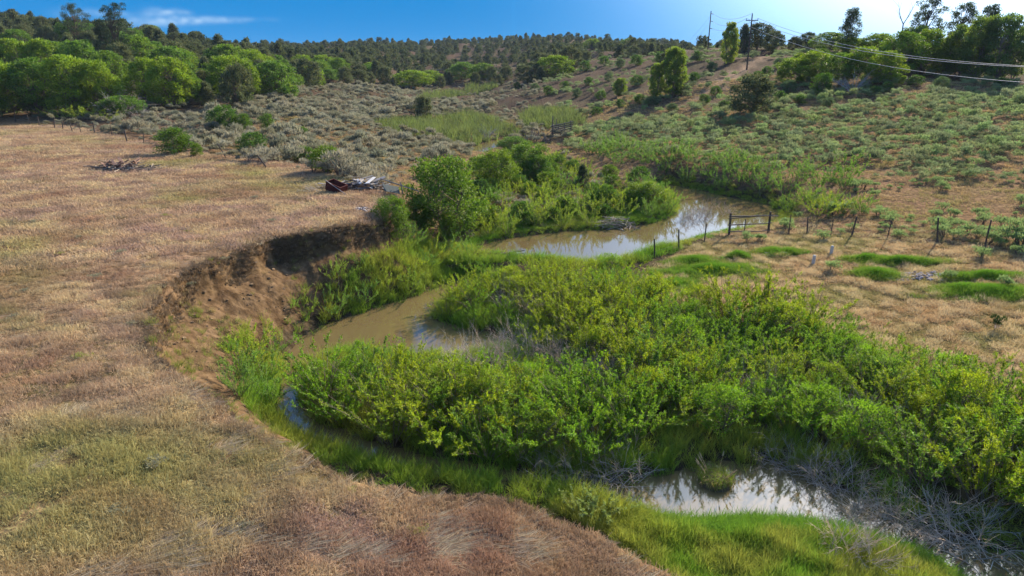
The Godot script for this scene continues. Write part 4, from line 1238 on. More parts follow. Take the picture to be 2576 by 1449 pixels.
	var m_weed := [mat("weed_leaf", Color(0.3, 0.32, 0.09), 0.8, 0.7), mat("grey_weed", Color(0.27, 0.27, 0.18), 0.8, 0.6)]
	for k in WEEDS.size():
		var w: Array = WEEDS[k]
		var s := 0.4 + 0.35 * fmod(k * 0.37, 1.0)
		plant("weed", "small " + ["yellow green", "grey green"][0 if k == 0 or k % 4 == 3 else 1] + " weed " + ("on the near terrace" if w[1] > -26.0 else "on the far part of the dry terrace"), "weed", weedy, w[0], w[1], s * 0.7, s, m_bark, m_weed[0 if k == 0 or k % 4 == 3 else 1], "weeds on the near terrace" if w[1] > -26.0 else "weeds on the far terrace")

func make_sage() -> void:
	var kinds := []
	for k in 4:
		kinds.append(sage(200 + k, 420, Color(1, 1, 1), Color(0.6, 0.5, 0.45)))
	var list := []   # [distance, x, z, scale, right?]
	rng.seed = 61
	for p in spots(SAGERIGHT, 0.74, 40000, 62):
		var d := p.length()
		var thin := 1.6 * nz.get_noise_2d(p.x * 3.0, p.y * 3.0) + smoothstep(54.0, 86.0, d) * 0.9 - 0.3
		if rng.randf() < 0.55 + thin:
			list.append([d, p.x, p.y, pow(rng.randf(), 1.6) * 1.2 * (1.0 + 0.3 * smoothstep(60.0, 90.0, d)) + 0.5, 1])
	for p in spots(SAGELEFT, 0.9, 90000, 63):
		if in_any(p, [REEDS, REEDS2, REEDS3]):
			continue
		var pat := nz.get_noise_2d(p.x * 4.0, p.y * 4.0)
		if rng.randf() < 0.75 + 2.0 * pat:
			list.append([p.length(), p.x, p.y, rng.randf_range(0.6, 1.7) * (1.2 + 1.2 * pat), 0])
	for p in spots(MIDSHRUB, 1.0, 6000, 64):
		if rng.randf() < 0.8:
			list.append([p.length(), p.x, p.y, rng.randf_range(0.7, 1.5), 0])
	# the right hill, the valley's far slopes, the edge of the terrace
	for k in 11000:
		var az := deg_to_rad(rng.randf_range(-38.0, 40.0))
		var d := 95.0 + 260.0 * pow(rng.randf(), 1.3)
		var p := Vector2(sin(az) * d, -cos(az) * d)
		if in_any(p, [SAGERIGHT, SAGELEFT, REEDS, REEDS2, REEDS3]) or look(p.x, p.y).y > 0.0:
			continue
		if nz.get_noise_2d(p.x * 2.0, p.y * 2.0) > (0.06 if p.x > 8.0 and d < 260.0 else -0.2):
			list.append([d, p.x, p.y, rng.randf_range(0.8, 2.0), 1 if p.x > 8.0 else 0])
	for e in [[20.2, -43.2], [21.8, -44.3], [18.9, -45.7], [15.5, -43.6], [16.2, -43.3], [24.6, -42.3], [29.0, -39.6], [29.8, -38.4], [27.6, -41.4], [30.5, -37.0], [28.9, -37.6], [19.2, -46.9], [26.9, -37.9], [23.4, -35.0], [25.2, -33.2], [18.0, -36.9], [30.6, -40.2], [31.3, -39.4], [30.0, -39.0], [31.8, -40.4], [30.9, -38.6], [29.6, -40.6]]:
		list.append([10.0, e[0], e[1], rng.randf_range(1.7, 2.2) if e[0] > 29.4 and e[1] < -38.5 else rng.randf_range(0.8, 1.5), 1])
	for k in 60:
		var t := rng.randf() * 12.0
		var i := int(t)
		var x := lerpf(FENCE_L[i][0], FENCE_L[i + 1][0], t - i) + rng.randf_range(-1.0, 5.0)
		var z := lerpf(FENCE_L[i][1], FENCE_L[i + 1][1], t - i) + rng.randf_range(-4.0, 0.3)
		list.append([Vector2(x, z).length(), x, z, rng.randf_range(0.6, 1.1), 0])
	list.sort_custom(func(a, b): return a[0] < b[0])
	var singles := 0
	var m_r := mat("sage_leaf_green", C_SAGE_R, 0.85, 0.8)
	var m_l := mat("sage_leaf_grey", C_SAGE_L, 0.85, 0.7)
	var m_w := mat("sage_wood", Color(0.25, 0.22, 0.2), 0.95)
	var xf := [[], [], [], []]
	var cs := [PackedColorArray(), PackedColorArray(), PackedColorArray(), PackedColorArray()]
	for e in list:
		if not seen_from(e[1], e[2], 1.25):
			continue
		var q := look(e[1], e[2])
		if q.z > -0.3 and q.z < 50.0:
			continue
		if singles < 290 and e[0] < 90.0:
			singles += 1
			var place := nearest(Vector2(e[1], e[2]), BY_SAGE)
			var label: String = sized(e[3], 0.95, 1.4) + ("green grey" if e[4] else "silvery grey") + " sagebrush " + place
			var grp: String = "sagebrush " + place
			plant("sagebrush", label, "sagebrush", kinds[singles % 4], e[1], e[2], e[3] * rng.randf_range(0.8, 1.1), e[3], m_w, m_r if e[4] else m_l, grp)
		else:
			var k: int = rng.randi() % 2 + (2 if e[4] else 0)
			put(xf[k], cs[k], e[1], e[2], e[3], e[3] * rng.randf_range(0.8, 1.35), (Color(0.15, 0.19, 0.095) if rng.randf() < 0.22 else C_SAGE_R.lerp(Color(0.24, 0.25, 0.16), rng.randf() * 0.7)) if e[4] else (Color(0.2, 0.205, 0.135) if rng.randf() < 0.25 else C_SAGE_L.lerp(Color(0.25, 0.26, 0.17), rng.randf() * 0.8)))
	for k in 4:
		stuff("distant_sagebrush", ["grey sagebrush spread over the far valley floor", "grey rounded sagebrush over the far valley floor", "green grey sagebrush over the right slope and hill", "green grey rounded sagebrush over the right slope and hill"][k], kinds[k][1], m_sage, xf[k], cs[k])

# ---------------------------------------------------------------- trees
func make_trees() -> void:
	var oak := []
	for k in 3:
		oak.append(clumped(300 + k, 7.0, 7.0, 0.14, 100, 105, 0.68, 0.25, 0.15, Color(0.13, 0.225, 0.03), C_BARK, 0, 2, 0.3))
	var tint := mat("oak_leaf_pale", Color(1.5, 1.3, 0.9), 0.6, 0.8, Color(1.0, 1.0, 0.55))
	for k in OAKS.size():
		var b: Array = OAKS[k]
		var lab := "bright green oak in the dense grove behind the left fence"
		var grp := "oaks of the left grove"
		if k < 10:
			lab = ["leftmost", "second", "third", "fourth", "rightmost"][k % 5] + (" green oak in the front row of the left grove" if k < 5 else " green oak in the back row of the left grove")
			grp = ""
		elif k == 10:
			lab = "oak between the grove and the dead topped bush"
			grp = ""
		elif k == 12:
			lab = "small oak right of the yellow green oak at the grove's end"
			grp = ""
		if k >= 13:
			lab = "rounded green oak thicket on the slope behind the sage flat"
			grp = "oak thickets on the slope"
		if k >= 24:
			lab = "green oak clump far up the valley floor"
			grp = "oak clumps up the valley"
		if k == 11:
			lab = "yellow green oak at the grove's right end beside the dead topped bush"
			grp = ""
		plant("oak_tree", lab, "oak", oak[k % 3], b[0], b[1], b[2] / 7.0 * (1.12 if k < 13 else 1.0), b[3] / 7.0 * 1.1, m_bark, tint if k in [1, 3, 11, 24, 6, 17] else m_oak[k % 3], grp, ["trunk", "crown"], 0.15)
	for k in OAKS_R.size():
		var b: Array = OAKS_R[k]
		plant("oak_tree", ["dark green oak at the thicket's left end below the utility pole", "green oak second from the left in the right hill thicket", "pale green oak third from the left in the hill thicket", "green oak above the grey leafless bush", "oak at the right end of the hill thicket's front row", "oak clump on the ridge left of the lone elm", "oak just below the lone elm", "small pale oak bush under the upper wire", "broad oak below the bare snag", "oak below the tall elm", "oak left of the hilltop cottonwoods", "small oak above the thicket's left end", "oak behind the thicket's middle"][k], "oak", oak[(k + 1) % 3], b[0], b[1], b[2] / 7.0, b[3] / 7.0 * 1.15, m_bark, [m_oak[1], tint, m_oak[0]][k % 3], "", ["trunk", "crown"], 0.15)
	var cw := []
	for k in 2:
		cw.append(clumped(320 + k, 9.0, 6.0, 0.1, 110, 90, 0.75, 0.28, 0.17, Color(0.15, 0.225, 0.05), Color(0.2, 0.17, 0.14), 2, 2, 0.6))
	for k in COTTON.size():
		var b: Array = COTTON[k]
		plant("cottonwood_tree", ["cottonwood at the left of the hilltop clump", "tallest cottonwood of the clump at the right skyline", "broad cottonwood at the right end of the hilltop clump", "slim cottonwood at the frame's right edge", "cottonwood below the bare forked snag"][k], "cottonwood", cw[k % 2], b[0], b[1], b[2] / 9.0, b[3] / 6.0, m_bark, m_oak[[0, 0, 2, 0, 0][k]], "", ["trunk", "crown"], 0.15)
	var pop := clumped(330, 7.0, 4.0, 0.05, 130, 120, 0.5, 0.18, 0.12, Color(0.19, 0.275, 0.06), Color(0.22, 0.19, 0.15), 2, 3, 0.8)
	for k in POPLARS.size():
		var b: Array = POPLARS[k]
		plant("poplar_tree", ["tall pale green poplar on the hillside above the corral", "slender pale poplar beside the tall one", "small round pale poplar lower on the hillside", "thin poplar on the ridge beside the utility pole"][k], "poplar", pop, b[0], b[1], b[2] / 7.0, b[3] / 4.0, m_bark, m_leaf[0] if k < 3 else m_oak[1], "", ["trunk", "crown"], 0.15)
	for k in TALL.size():
		var b: Array = TALL[k]
		var ln := Vector3(0.05, 0, 0) if k < 2 else Vector3([0.0, 0.0, 0.12, 0.32][k], 0, 0)
		var tr := clumped(340 + k, b[2], b[3], 0.34 if k else 0.3, 64, 90, 0.62, 0.26, 0.12, Color(0.08, 0.115, 0.05), Color(0.13, 0.115, 0.1), 0, 1, 0.5, ln)
		var o := plant("elm_tree", ["lone round topped elm on the right ridge", "tall elm against the bright sky beside the snag", "tall open elm with a bare leading branch", "elm leaning right over the hilltop clump"][k], "elm", tr, b[0], b[1], 1.0, 1.0, m_bark, m_oak[2], "", ["trunk", "crown"], 0.15)
		o.rotation.y = 0.0
	# bare forked snag
	rng.seed = 350
	var sn := Buf.new()
	var b0: Array = SNAG[0]
	var h: float = b0[2]
	var trunk := arc(Vector3(0, -0.2, 0), Vector3.UP, h * 0.62, Vector3.ZERO, 4, 0.04)
	sn.tube(trunk, 0.2, 0.1, 6, Color(0.11, 0.095, 0.085))
	for s in [-1.0, 1.0]:
		var fork := arc(trunk[4], Vector3(s * 0.55, 1.0, 0), h * (0.36 if s < 0 else 0.44), Vector3(s * -0.25, 0.4, 0), 5, 0.12)
		sn.tube(fork, 0.09, 0.02, 5, Color(0.11, 0.095, 0.085))
		for k in 5:
			sn.tube(arc(fork[1 + k % 4], (Vector3(s * rng.randf_range(-0.4, 1.2), 0.7, 0) + rv() * 0.6).normalized(), h * rng.randf_range(0.08, 0.2), rv() * 0.4, 3, 0.1), 0.035, 0.01, 3, Color(0.11, 0.095, 0.085))
	var so := thing("dead_tree", "bare forked dead tree against the bright sky", "dead tree", at(b0[0], b0[1], 0.1))
	part("trunk", sn.mesh(), m_bark, so)
	# pines on the left skyline
	var m_pine := mat("pine_needles", Color(1, 1, 1), 0.7, 0.3)
	for k in PINES.size():
		var b: Array = PINES[k]
		var pr := clumped(360 + k, b[2] * 1.25, b[3], 0.2, 90, 120, 0.75, 0.3, 0.07, Color(0.05, 0.085, 0.035), Color(0.16, 0.11, 0.08), [0, 3, 3][k], 1, 0.6)
		plant("pine_tree", ["round topped pine on the left skyline", "large irregular pine rising over the grove", "pine half hidden behind the large irregular one"][k], "pine", pr, b[0], b[1], 1.0, 1.0, m_bark, m_pine, "", ["trunk", "crown"], 0.2)
	# junipers
	m_jun = mat("juniper_leaf", Color(1, 1, 1), 0.8, 0.6)
	var jun := []
	for k in 4:
		jun.append(clumped(380 + k, 4.0, 3.8, 0.05, 60, 70, 0.48, 0.3, 0.11, C_JUNIPER, Color(0.17, 0.13, 0.1), [0, 1, 0, 0][k], 2, 0.7))
	var small := []
	for k in 3:
		small.append(clumped(390 + k, 4.0, 3.8, 0.04, 34, 26, 0.62, 0.5, 0.26, Color(1, 1, 1), Color(1, 1, 1), [0, 1, 0][k], 1, 0.7))
	var jl := ["small juniper at the foot of the oak slope", "large round juniper standing below the utility pole", "dark juniper clump on the valley spur", "tall dark juniper on the valley spur's crest", "juniper behind the dark spur clump", "young juniper with rusty foliage on the pond's far bank", "wide dark juniper on the ridge left of the utility pole's crossarm", "dark juniper on the ridge right of the utility pole", "small reddish juniper alone on the ridge line", "narrow juniper behind the utility pole", "low juniper at the left foot of the lone elm", "juniper on the ridge beside the second pole"]
	for k in JUNIPERS.size():
		var b: Array = JUNIPERS[k]
		plant("juniper_tree", jl[k], "juniper", jun[0 if k == 1 else k % 4], b[0], b[1], b[2] / 4.0, b[3] / 3.8 * (1.2 if k == 1 else 1.0), m_bark, m_jun, "", ["trunk", "crown"], 0.12)
	var found := []
	rng.seed = 400
	var cells := {}
	for k in 15000:
		var az := rng.randf_range(-43.0, 43.0)
		var d := 128.0 + 640.0 * pow(rng.randf(), 0.9)
		var x := sin(deg_to_rad(az)) * d
		var z := -cos(deg_to_rad(az)) * d
		var p := Vector2(x, z)
		if in_any(p, [SAGELEFT, SAGERIGHT, REEDS, REEDS2, REEDS3]):
			continue
		var y := gy(x, z)
		var dense := nz.get_noise_2d(x * 0.8, z * 0.8) * 0.8
		if az < -9.0:
			dense += 0.75 - (0.3 if d < 150.0 else 0.0)
		elif az < 6.0:
			dense += 0.72 if d > 330.0 else 0.35 - (0.5 if d < 240.0 else 0.0)
		else:
			dense += 0.35 if d > 260.0 else -0.28
		if rng.randf() > dense:
			continue
		var gap := 4.2 + d * 0.004
		var c := Vector2i((p / 8.0).floor())
		var ok := true
		for dx in range(-1, 2):
			for dy in range(-1, 2):
				for q in cells.get(c + Vector2i(dx, dy), []):
					ok = ok and p.distance_squared_to(q) > gap * gap
		if not ok:
			continue
		if not cells.has(c):
			cells[c] = []
		cells[c].append(p)
		found.append([d, x, z, rng.randf_range(0.6, 1.25) * (1.0 + 0.45 * smoothstep(-10.0, -18.0, az) * smoothstep(330.0, 200.0, d))])
	found.sort_custom(func(a, b): return a[0] < b[0])
	var xf := [[], [], []]
	var cs := [PackedColorArray(), PackedColorArray(), PackedColorArray()]
	var n := 0
	for e in found:
		if not seen_from(e[1], e[2], 1.2):
			continue
		n += 1
		if n <= 285:
			var az := rad_to_deg(atan2(e[1], -e[2]))
			var place := nearest(Vector2(e[1], e[2]), BY_HILL)
			var lab := sized(e[3], 0.85, 1.2) + "dark juniper " + place
			var grp := "junipers " + place
			if az < -9.0 and e[0] < 260.0 and rng.randf() < 0.3:
				plant("oak_tree", sized(e[3], 0.85, 1.2) + "green oak among junipers " + place, "oak", oak[n % 3], e[1], e[2], e[3] * 0.6, e[3] * 0.75, m_bark, m_oak[n % 3], "oaks among junipers " + place, ["trunk", "crown"], 0.15)
				continue
			plant("juniper_tree", lab, "juniper", jun[n % 4], e[1], e[2], e[3] * rng.randf_range(0.85, 1.15), e[3], m_bark, m_jun, grp, ["trunk", "crown"], 0.15)
		else:
			put(xf[n % 3], cs[n % 3], e[1], e[2], e[3] * 1.1, e[3] * rng.randf_range(0.9, 1.25), C_JUNIPER.lerp(Color(0.075, 0.1, 0.03), rng.randf()), -1.0, 0.15)
	for k in 3:
		stuff("distant_juniper_wood", ["dark juniper woodland covering the far hills", "rounded juniper woodland covering the far hills", "mixed juniper woodland on the far ridges"][k], small[k][1], m_jun, xf[k], cs[k])
	print("junipers ", n)
	# dead and half dead bushes
	var dead := [bare_bush(410, 3.0, 4.0, 26, 12, C_GREY, 0.03), bare_bush(411, 3.0, 4.0, 22, 12, C_GREY, 0.03)]
	var dl := ["dark bush with a grey dead top in front of the grove", "grey leafless bush at the foot of the right hill", "grey leafless bush on the far creek bank", "small grey dead bush beside the dead topped one", "tall grey dead stem beside the large juniper"]
	for k in DEADBUSH.size():
		var b: Array = DEADBUSH[k]
		var o := plant("dead_bush", dl[k], "dead bush", [dead[k % 2]], b[0], b[1], b[2] / 3.0, b[3] / 4.0, m_grey, null, "", ["branches"], 0.05)
		if k == 0:
			part("foliage", oak[0][1], m_oak[2], o, Transform3D(Basis.from_scale(Vector3(b[3] / 7.5, b[2] / 9.5, b[3] / 7.5)), Vector3.ZERO))

# ---------------------------------------------------------------- things people and beavers made
func post(parent: Node, x: float, z: float, h: float, r: float, m: Material, tilt: Vector2, sd: int, called := "post") -> MeshInstance3D:
	var b := Basis.from_euler(Vector3(tilt.y, 0, tilt.x))
	return part(called, upright(sd, h + 0.3, r, r * 0.8, Color(1, 1, 1)), m, parent, Transform3D(b, at(x, z, 0.3) - parent.position))

func make_fences() -> void:
	var m := mat("weathered_wood", Color(0.16, 0.135, 0.115), 0.95)
	var dark := mat("old_post", Color(0.085, 0.07, 0.06), 0.95)
	var wire := mat("fence_wire", Color(0.3, 0.29, 0.28), 0.6)
	rng.seed = 500
	var f := thing("wire_fence", "leaning post and wire fence along the terrace's far edge", "fence", at(FENCE_L[7][0], FENCE_L[7][1]))
	var tops := []
	for k in FENCE_L.size():
		var t := Vector2(rng.randf_range(-0.12, 0.12), rng.randf_range(-0.1, 0.1))
		if k >= 12:
			t = Vector2([0.1, 0.45, 0.6][k - 12], 0)
		post(f, FENCE_L[k][0], FENCE_L[k][1], rng.randf_range(1.05, 1.45), rng.randf_range(0.05, 0.09), dark, t, 500 + k)
		tops.append(at(FENCE_L[k][0], FENCE_L[k][1]))
	for k in FENCE_L.size() - 1:
		for hh in [0.45, 0.95]:
			part("wire", rod(tops[k] + Vector3(0, hh, 0) - f.position, tops[k + 1] + Vector3(0, hh if k < 11 else hh * 0.6, 0) - f.position, 0.008, 0.008, Color(1, 1, 1), 0.08, 4, 3), wire, f)
	f = thing("wire_fence", "post and wire fence running right from the pole gate across the field", "fence", at(FENCE_R[8][0], FENCE_R[8][1]))
	rng.seed = 520
	var f2 := thing("wire_fence", "short run of wire fence from the pond edge down to the willows", "fence", at(FENCE_R[1][0], FENCE_R[1][1]))
	for k in FENCE_R.size():
		if k == 3 or k == 4:
			continue
		var who := f2 if k < 3 else f
		var hh := rng.randf_range(1.15, 1.4) + (0.25 if k >= 10 else 0.0)
		post(who, FENCE_R[k][0], FENCE_R[k][1], hh, 0.035 if k in [5, 7, 9] else rng.randf_range(0.045, 0.062), dark, Vector2(rng.randf_range(-0.13, 0.1), rng.randf_range(-0.08, 0.08)), 530 + k)
	for k in FENCE_R.size() - 1:
		if k == 3:
			continue
		var who := f2 if k < 3 else f
		var a := at(FENCE_R[k][0], FENCE_R[k][1]) - who.position
		var b := at(FENCE_R[k + 1][0], FENCE_R[k + 1][1]) - who.position
		for hh in [0.4, 0.75, 1.1]:
			part("wire", rod(a + Vector3(0, hh, 0), b + Vector3(0, hh, 0), 0.004, 0.004, Color(1, 1, 1), 0.03, 4, 3), wire, who)
	# pole gate beside the pond
	var g0 := at(FENCE_R[3][0], FENCE_R[3][1])
	var g1 := at(FENCE_R[4][0], FENCE_R[4][1])
	var g := thing("pole_gate", "rustic pole gate with three crooked rails beside the pond", "gate", g0)
	for e in [g0, g1]:
		post(g, e.x, e.z, 1.5, 0.085, dark, Vector2(0.02, 0.01), 560 + int(e.x))
	var mid := g0.lerp(g1, 0.38)
	post(g, mid.x, mid.z, 1.05, 0.04, dark, Vector2.ZERO, 565, "stay")
	var along := (g1 - g0).normalized()
	for r in [[0.22, 0.2, 0.035], [0.68, 0.75, 0.04], [1.3, 1.22, 0.045], [1.12, 1.28, 0.035]]:
		var a: Vector3 = g0 + Vector3(0, r[0], 0) - along * 0.15 + Vector3(0, 0, 0.1)
		var b: Vector3 = g1 + Vector3(0, r[1], 0) + along * (0.5 if r[0] > 1.2 else 0.1) + Vector3(0, 0, 0.1)
		rng.seed = int(r[0] * 100)
		var pts := PackedVector3Array()
		for k in 8:
			pts.append(a.lerp(b, k / 7.0) + rv() * 0.03 - g.position)
		var bf := Buf.new()
		bf.tube(pts, r[2] * 1.15, r[2] * 0.8, 6, Color(1, 1, 1), true)
		part("rail", bf.mesh(), m, g)
	# old corral: a standing panel of rails and a collapsed stick fence
	var c0 := at(CORRAL[0][0], CORRAL[0][1])
	var c1 := at(CORRAL[1][0], CORRAL[1][1])
	var c := thing("corral_panel", "grey wooden corral panel of stacked rails by the far creek", "corral", c0)
	for k in 4:
		var p := c0.lerp(c1, k / 3.0)
		post(c, p.x, p.z, [3.0, 1.8, 1.9, 2.1][k], 0.09, m, Vector2(0.03, 0), 570 + k)
	post(c, c0.x + 0.35, c0.z + 0.1, 2.6, 0.07, m, Vector2(-0.05, 0), 575)
	for k in 6:
		var y0 := 0.25 + k * 0.27
		part("rail", rod(c0 + Vector3(-0.2, y0, 0.12) - c.position, c1 + Vector3(0.25, y0 + 0.35, 0.12) - c.position, 0.085, 0.07, Color(1, 1, 1), 0.02, 5, 6), m, c)
	var s := thing("stick_fence", "collapsed fence of upright sticks beside the corral panel", "fence", at(CORRAL[3][0], CORRAL[3][1]))
	rng.seed = 580
	var sticks := []
	for k in 4:
		sticks.append(upright(590 + k, 1.6, 0.06, 0.03, Color(1, 1, 1), 0.06, 5))
	for k in 46:
		var t := k / 45.0
		var p := Vector2(CORRAL[2][0], CORRAL[2][1]).lerp(Vector2(CORRAL[4][0], CORRAL[4][1]), t) + Vector2(rng.randf_range(-0.4, 0.4), rng.randf_range(-0.5, 0.5))
		var b := Basis.from_euler(Vector3(rng.randf_range(-0.5, 0.5), 0, rng.randf_range(-0.9, 0.7))) * Basis.from_scale(Vector3(1, rng.randf_range(0.5, 1.15), 1))
		part("stick", sticks[k % 4], m, s, Transform3D(b, at(p.x, p.y, 0.08) - s.position))
	for k in 5:
		var a := at(CORRAL[2][0] + k * 0.8, CORRAL[2][1] + k * 1.6)
		var e := at(CORRAL[2][0] + 0.8 + k * 0.75, CORRAL[2][1] + 1.9 + k * 1.6)
		part("rail", rod(a + Vector3(0, 0.5, 0) - s.position, e + Vector3(0, 0.35, 0) - s.position, 0.07, 0.05, Color(1, 1, 1), 0.0, 3, 5), m, s)

func make_power() -> void:
	var m := mat("pole_wood", Color(0.12, 0.085, 0.065), 0.9)
	var iron := mat("insulator", Color(0.1, 0.1, 0.1), 0.4)
	var wm := mat("conductor", Color(0.42, 0.42, 0.42), 0.6)
	var p0 := at(POLES[0][0], POLES[0][1], 0.5)
	var t := thing("utility_pole", "wooden utility pole with a crossarm on the right hillside", "utility pole", p0)
	part("pole", upright(600, 10.6, 0.16, 0.11, Color(1, 1, 1), 0.0, 8), m, t)
	var arm := part("crossarm", plank(2.4, 0.14, 0.12, Color(1, 1, 1)), m, t, Transform3D(Basis(), Vector3(0, 9.5, 0.2)))
	for sx in [-1.1, 1.1]:
		part("insulator", upright(601, 0.28, 0.06, 0.05, Color(1, 1, 1), 0.0, 6), iron, arm, Transform3D(Basis(), Vector3(sx, 0.07, 0)))
		part("brace", rod(Vector3(0, -0.75, -0.06), Vector3(sx * 0.55, -0.06, 0), 0.02, 0.02, Color(1, 1, 1), 0.0, 1, 4), iron, arm)
	part("insulator", upright(602, 0.3, 0.06, 0.05, Color(1, 1, 1), 0.0, 6), iron, t, Transform3D(Basis(), Vector3(0, 10.55, 0)))
	var p1 := at(55.2, -204.0, 0.5)
	var t1 := thing("utility_pole", "tall bare utility pole standing behind the ridge with side insulators", "utility pole", p1)
	var h1 := 26.3 - p1.y
	part("pole", upright(603, h1, 0.18, 0.12, Color(1, 1, 1), 0.0, 8), m, t1)
	for k in 3:
		part("insulator", rod(Vector3(0.1, h1 - 0.7 - k * 1.9, 0), Vector3(0.75, h1 - 0.85 - k * 1.9, 0.1), 0.1, 0.08, Color(1, 1, 1), 0.0, 1, 6), iron, t1)
	for k in 2:
		part("guy_wire", rod(Vector3(-0.1, h1 - 1.5 - k * 1.5, 0), Vector3(-8.5 + k * 2.0, 1.0, 2.0), 0.02, 0.02, Color(1, 1, 1), 0.0, 1, 3), wm, t1)
	var p2 := at(POLES[2][0], POLES[2][1], 0.5)
	var t2 := thing("utility_pole", "utility pole half hidden among the hilltop trees", "utility pole", p2)
	part("pole", upright(604, 8.2, 0.15, 0.11, Color(1, 1, 1), 0.0, 8), m, t2)
	part("insulator", upright(605, 0.3, 0.06, 0.05, Color(1, 1, 1), 0.0, 6), iron, t2, Transform3D(Basis(), Vector3(0, 8.15, 0)))
	# wires down to the next pole, which stands outside the frame
	var p3 := at(60.0, -25.0, 0.5)
	var t3 := thing("utility_pole", "next utility pole of the line outside the frame", "utility pole", p3)
	part("pole", upright(606, 10.6, 0.16, 0.11, Color(1, 1, 1), 0.0, 8), m, t3)
	part("crossarm", plank(2.4, 0.14, 0.12, Color(1, 1, 1)), m, t3, Transform3D(Basis(), Vector3(0, 9.9, 0.2)))
	var ends := [[-1.1, 9.86, 10.0, "upper power wire crossing the right hill from the crossarm's left end"], [1.1, 9.86, 10.0, "upper power wire crossing the right hill from the crossarm's right end"], [0.0, 8.3, 8.4, "lowest power wire crossing the right hill"]]
	for e in ends:
		lone("power_wire", e[3], "wire", rod(p0 + Vector3(e[0], e[1], 0.2), p3 + Vector3(e[0], e[2], 0.2), 0.03, 0.03, Color(1, 1, 1), 5.0, 24, 4), wm)
	for k in 3:
		lone("power_wire", ["top wire between the two ridge poles", "middle wire between the two ridge poles", "lowest wire between the two ridge poles"][k], "wire", rod(p1 + Vector3(0.75, h1 - 0.85 - k * 1.9, 0.1), p0 + Vector3([0.0, -1.1, 1.1][k], [10.8, 9.86, 9.86][k], 0.2), 0.03, 0.03, Color(1, 1, 1), 1.2, 10, 4), wm)
	lone("power_wire", "thin wire running right from the hilltop pole", "wire", rod(p2 + Vector3(0, 8.45, 0), p2 + Vector3(75, 13.0, 18.0), 0.02, 0.02, Color(1, 1, 1), 1.0, 12, 4), wm)

func heap(called: String, label: String, category: String, x: float, z: float, n: int, rx: float, rz: float, hgt: float, lmin: float, lmax: float, r: float, cols: Array, sd: int, piece := "stick") -> Node3D:
	var o := thing(called, label, category, at(x, z))
	rng.seed = sd
	var meshes := []
	for k in 5:
		meshes.append(stick(sd + k, 1.0, 1.0, 0.55, Color(1, 1, 1), 0.08))
	var ms := []
	for c in cols:
		ms.append(mat("stick_wood", c, 0.95))
	rng.seed = sd + 9
	for k in n:
		var a := rng.randf() * TAU
		var f := sqrt(rng.randf())
		var l := rng.randf_range(lmin, lmax)
		var px := x + cos(a) * f * rx
		var pz := z + sin(a) * f * rz
		var y := gy(px, pz) + hgt * (1.0 - f) * rng.randf()
		var b := Basis.from_euler(Vector3(0, rng.randf() * TAU, rng.randf_range(-0.25, 0.25))) * Basis.from_scale(Vector3(l, r * rng.randf_range(0.6, 1.3), r * rng.randf_range(0.6, 1.3)))
		part(piece, meshes[k % 5], ms[k % ms.size()], o, Transform3D(b, Vector3(px, y + 0.02, pz) - o.position - b.x * 0.5))
	return o

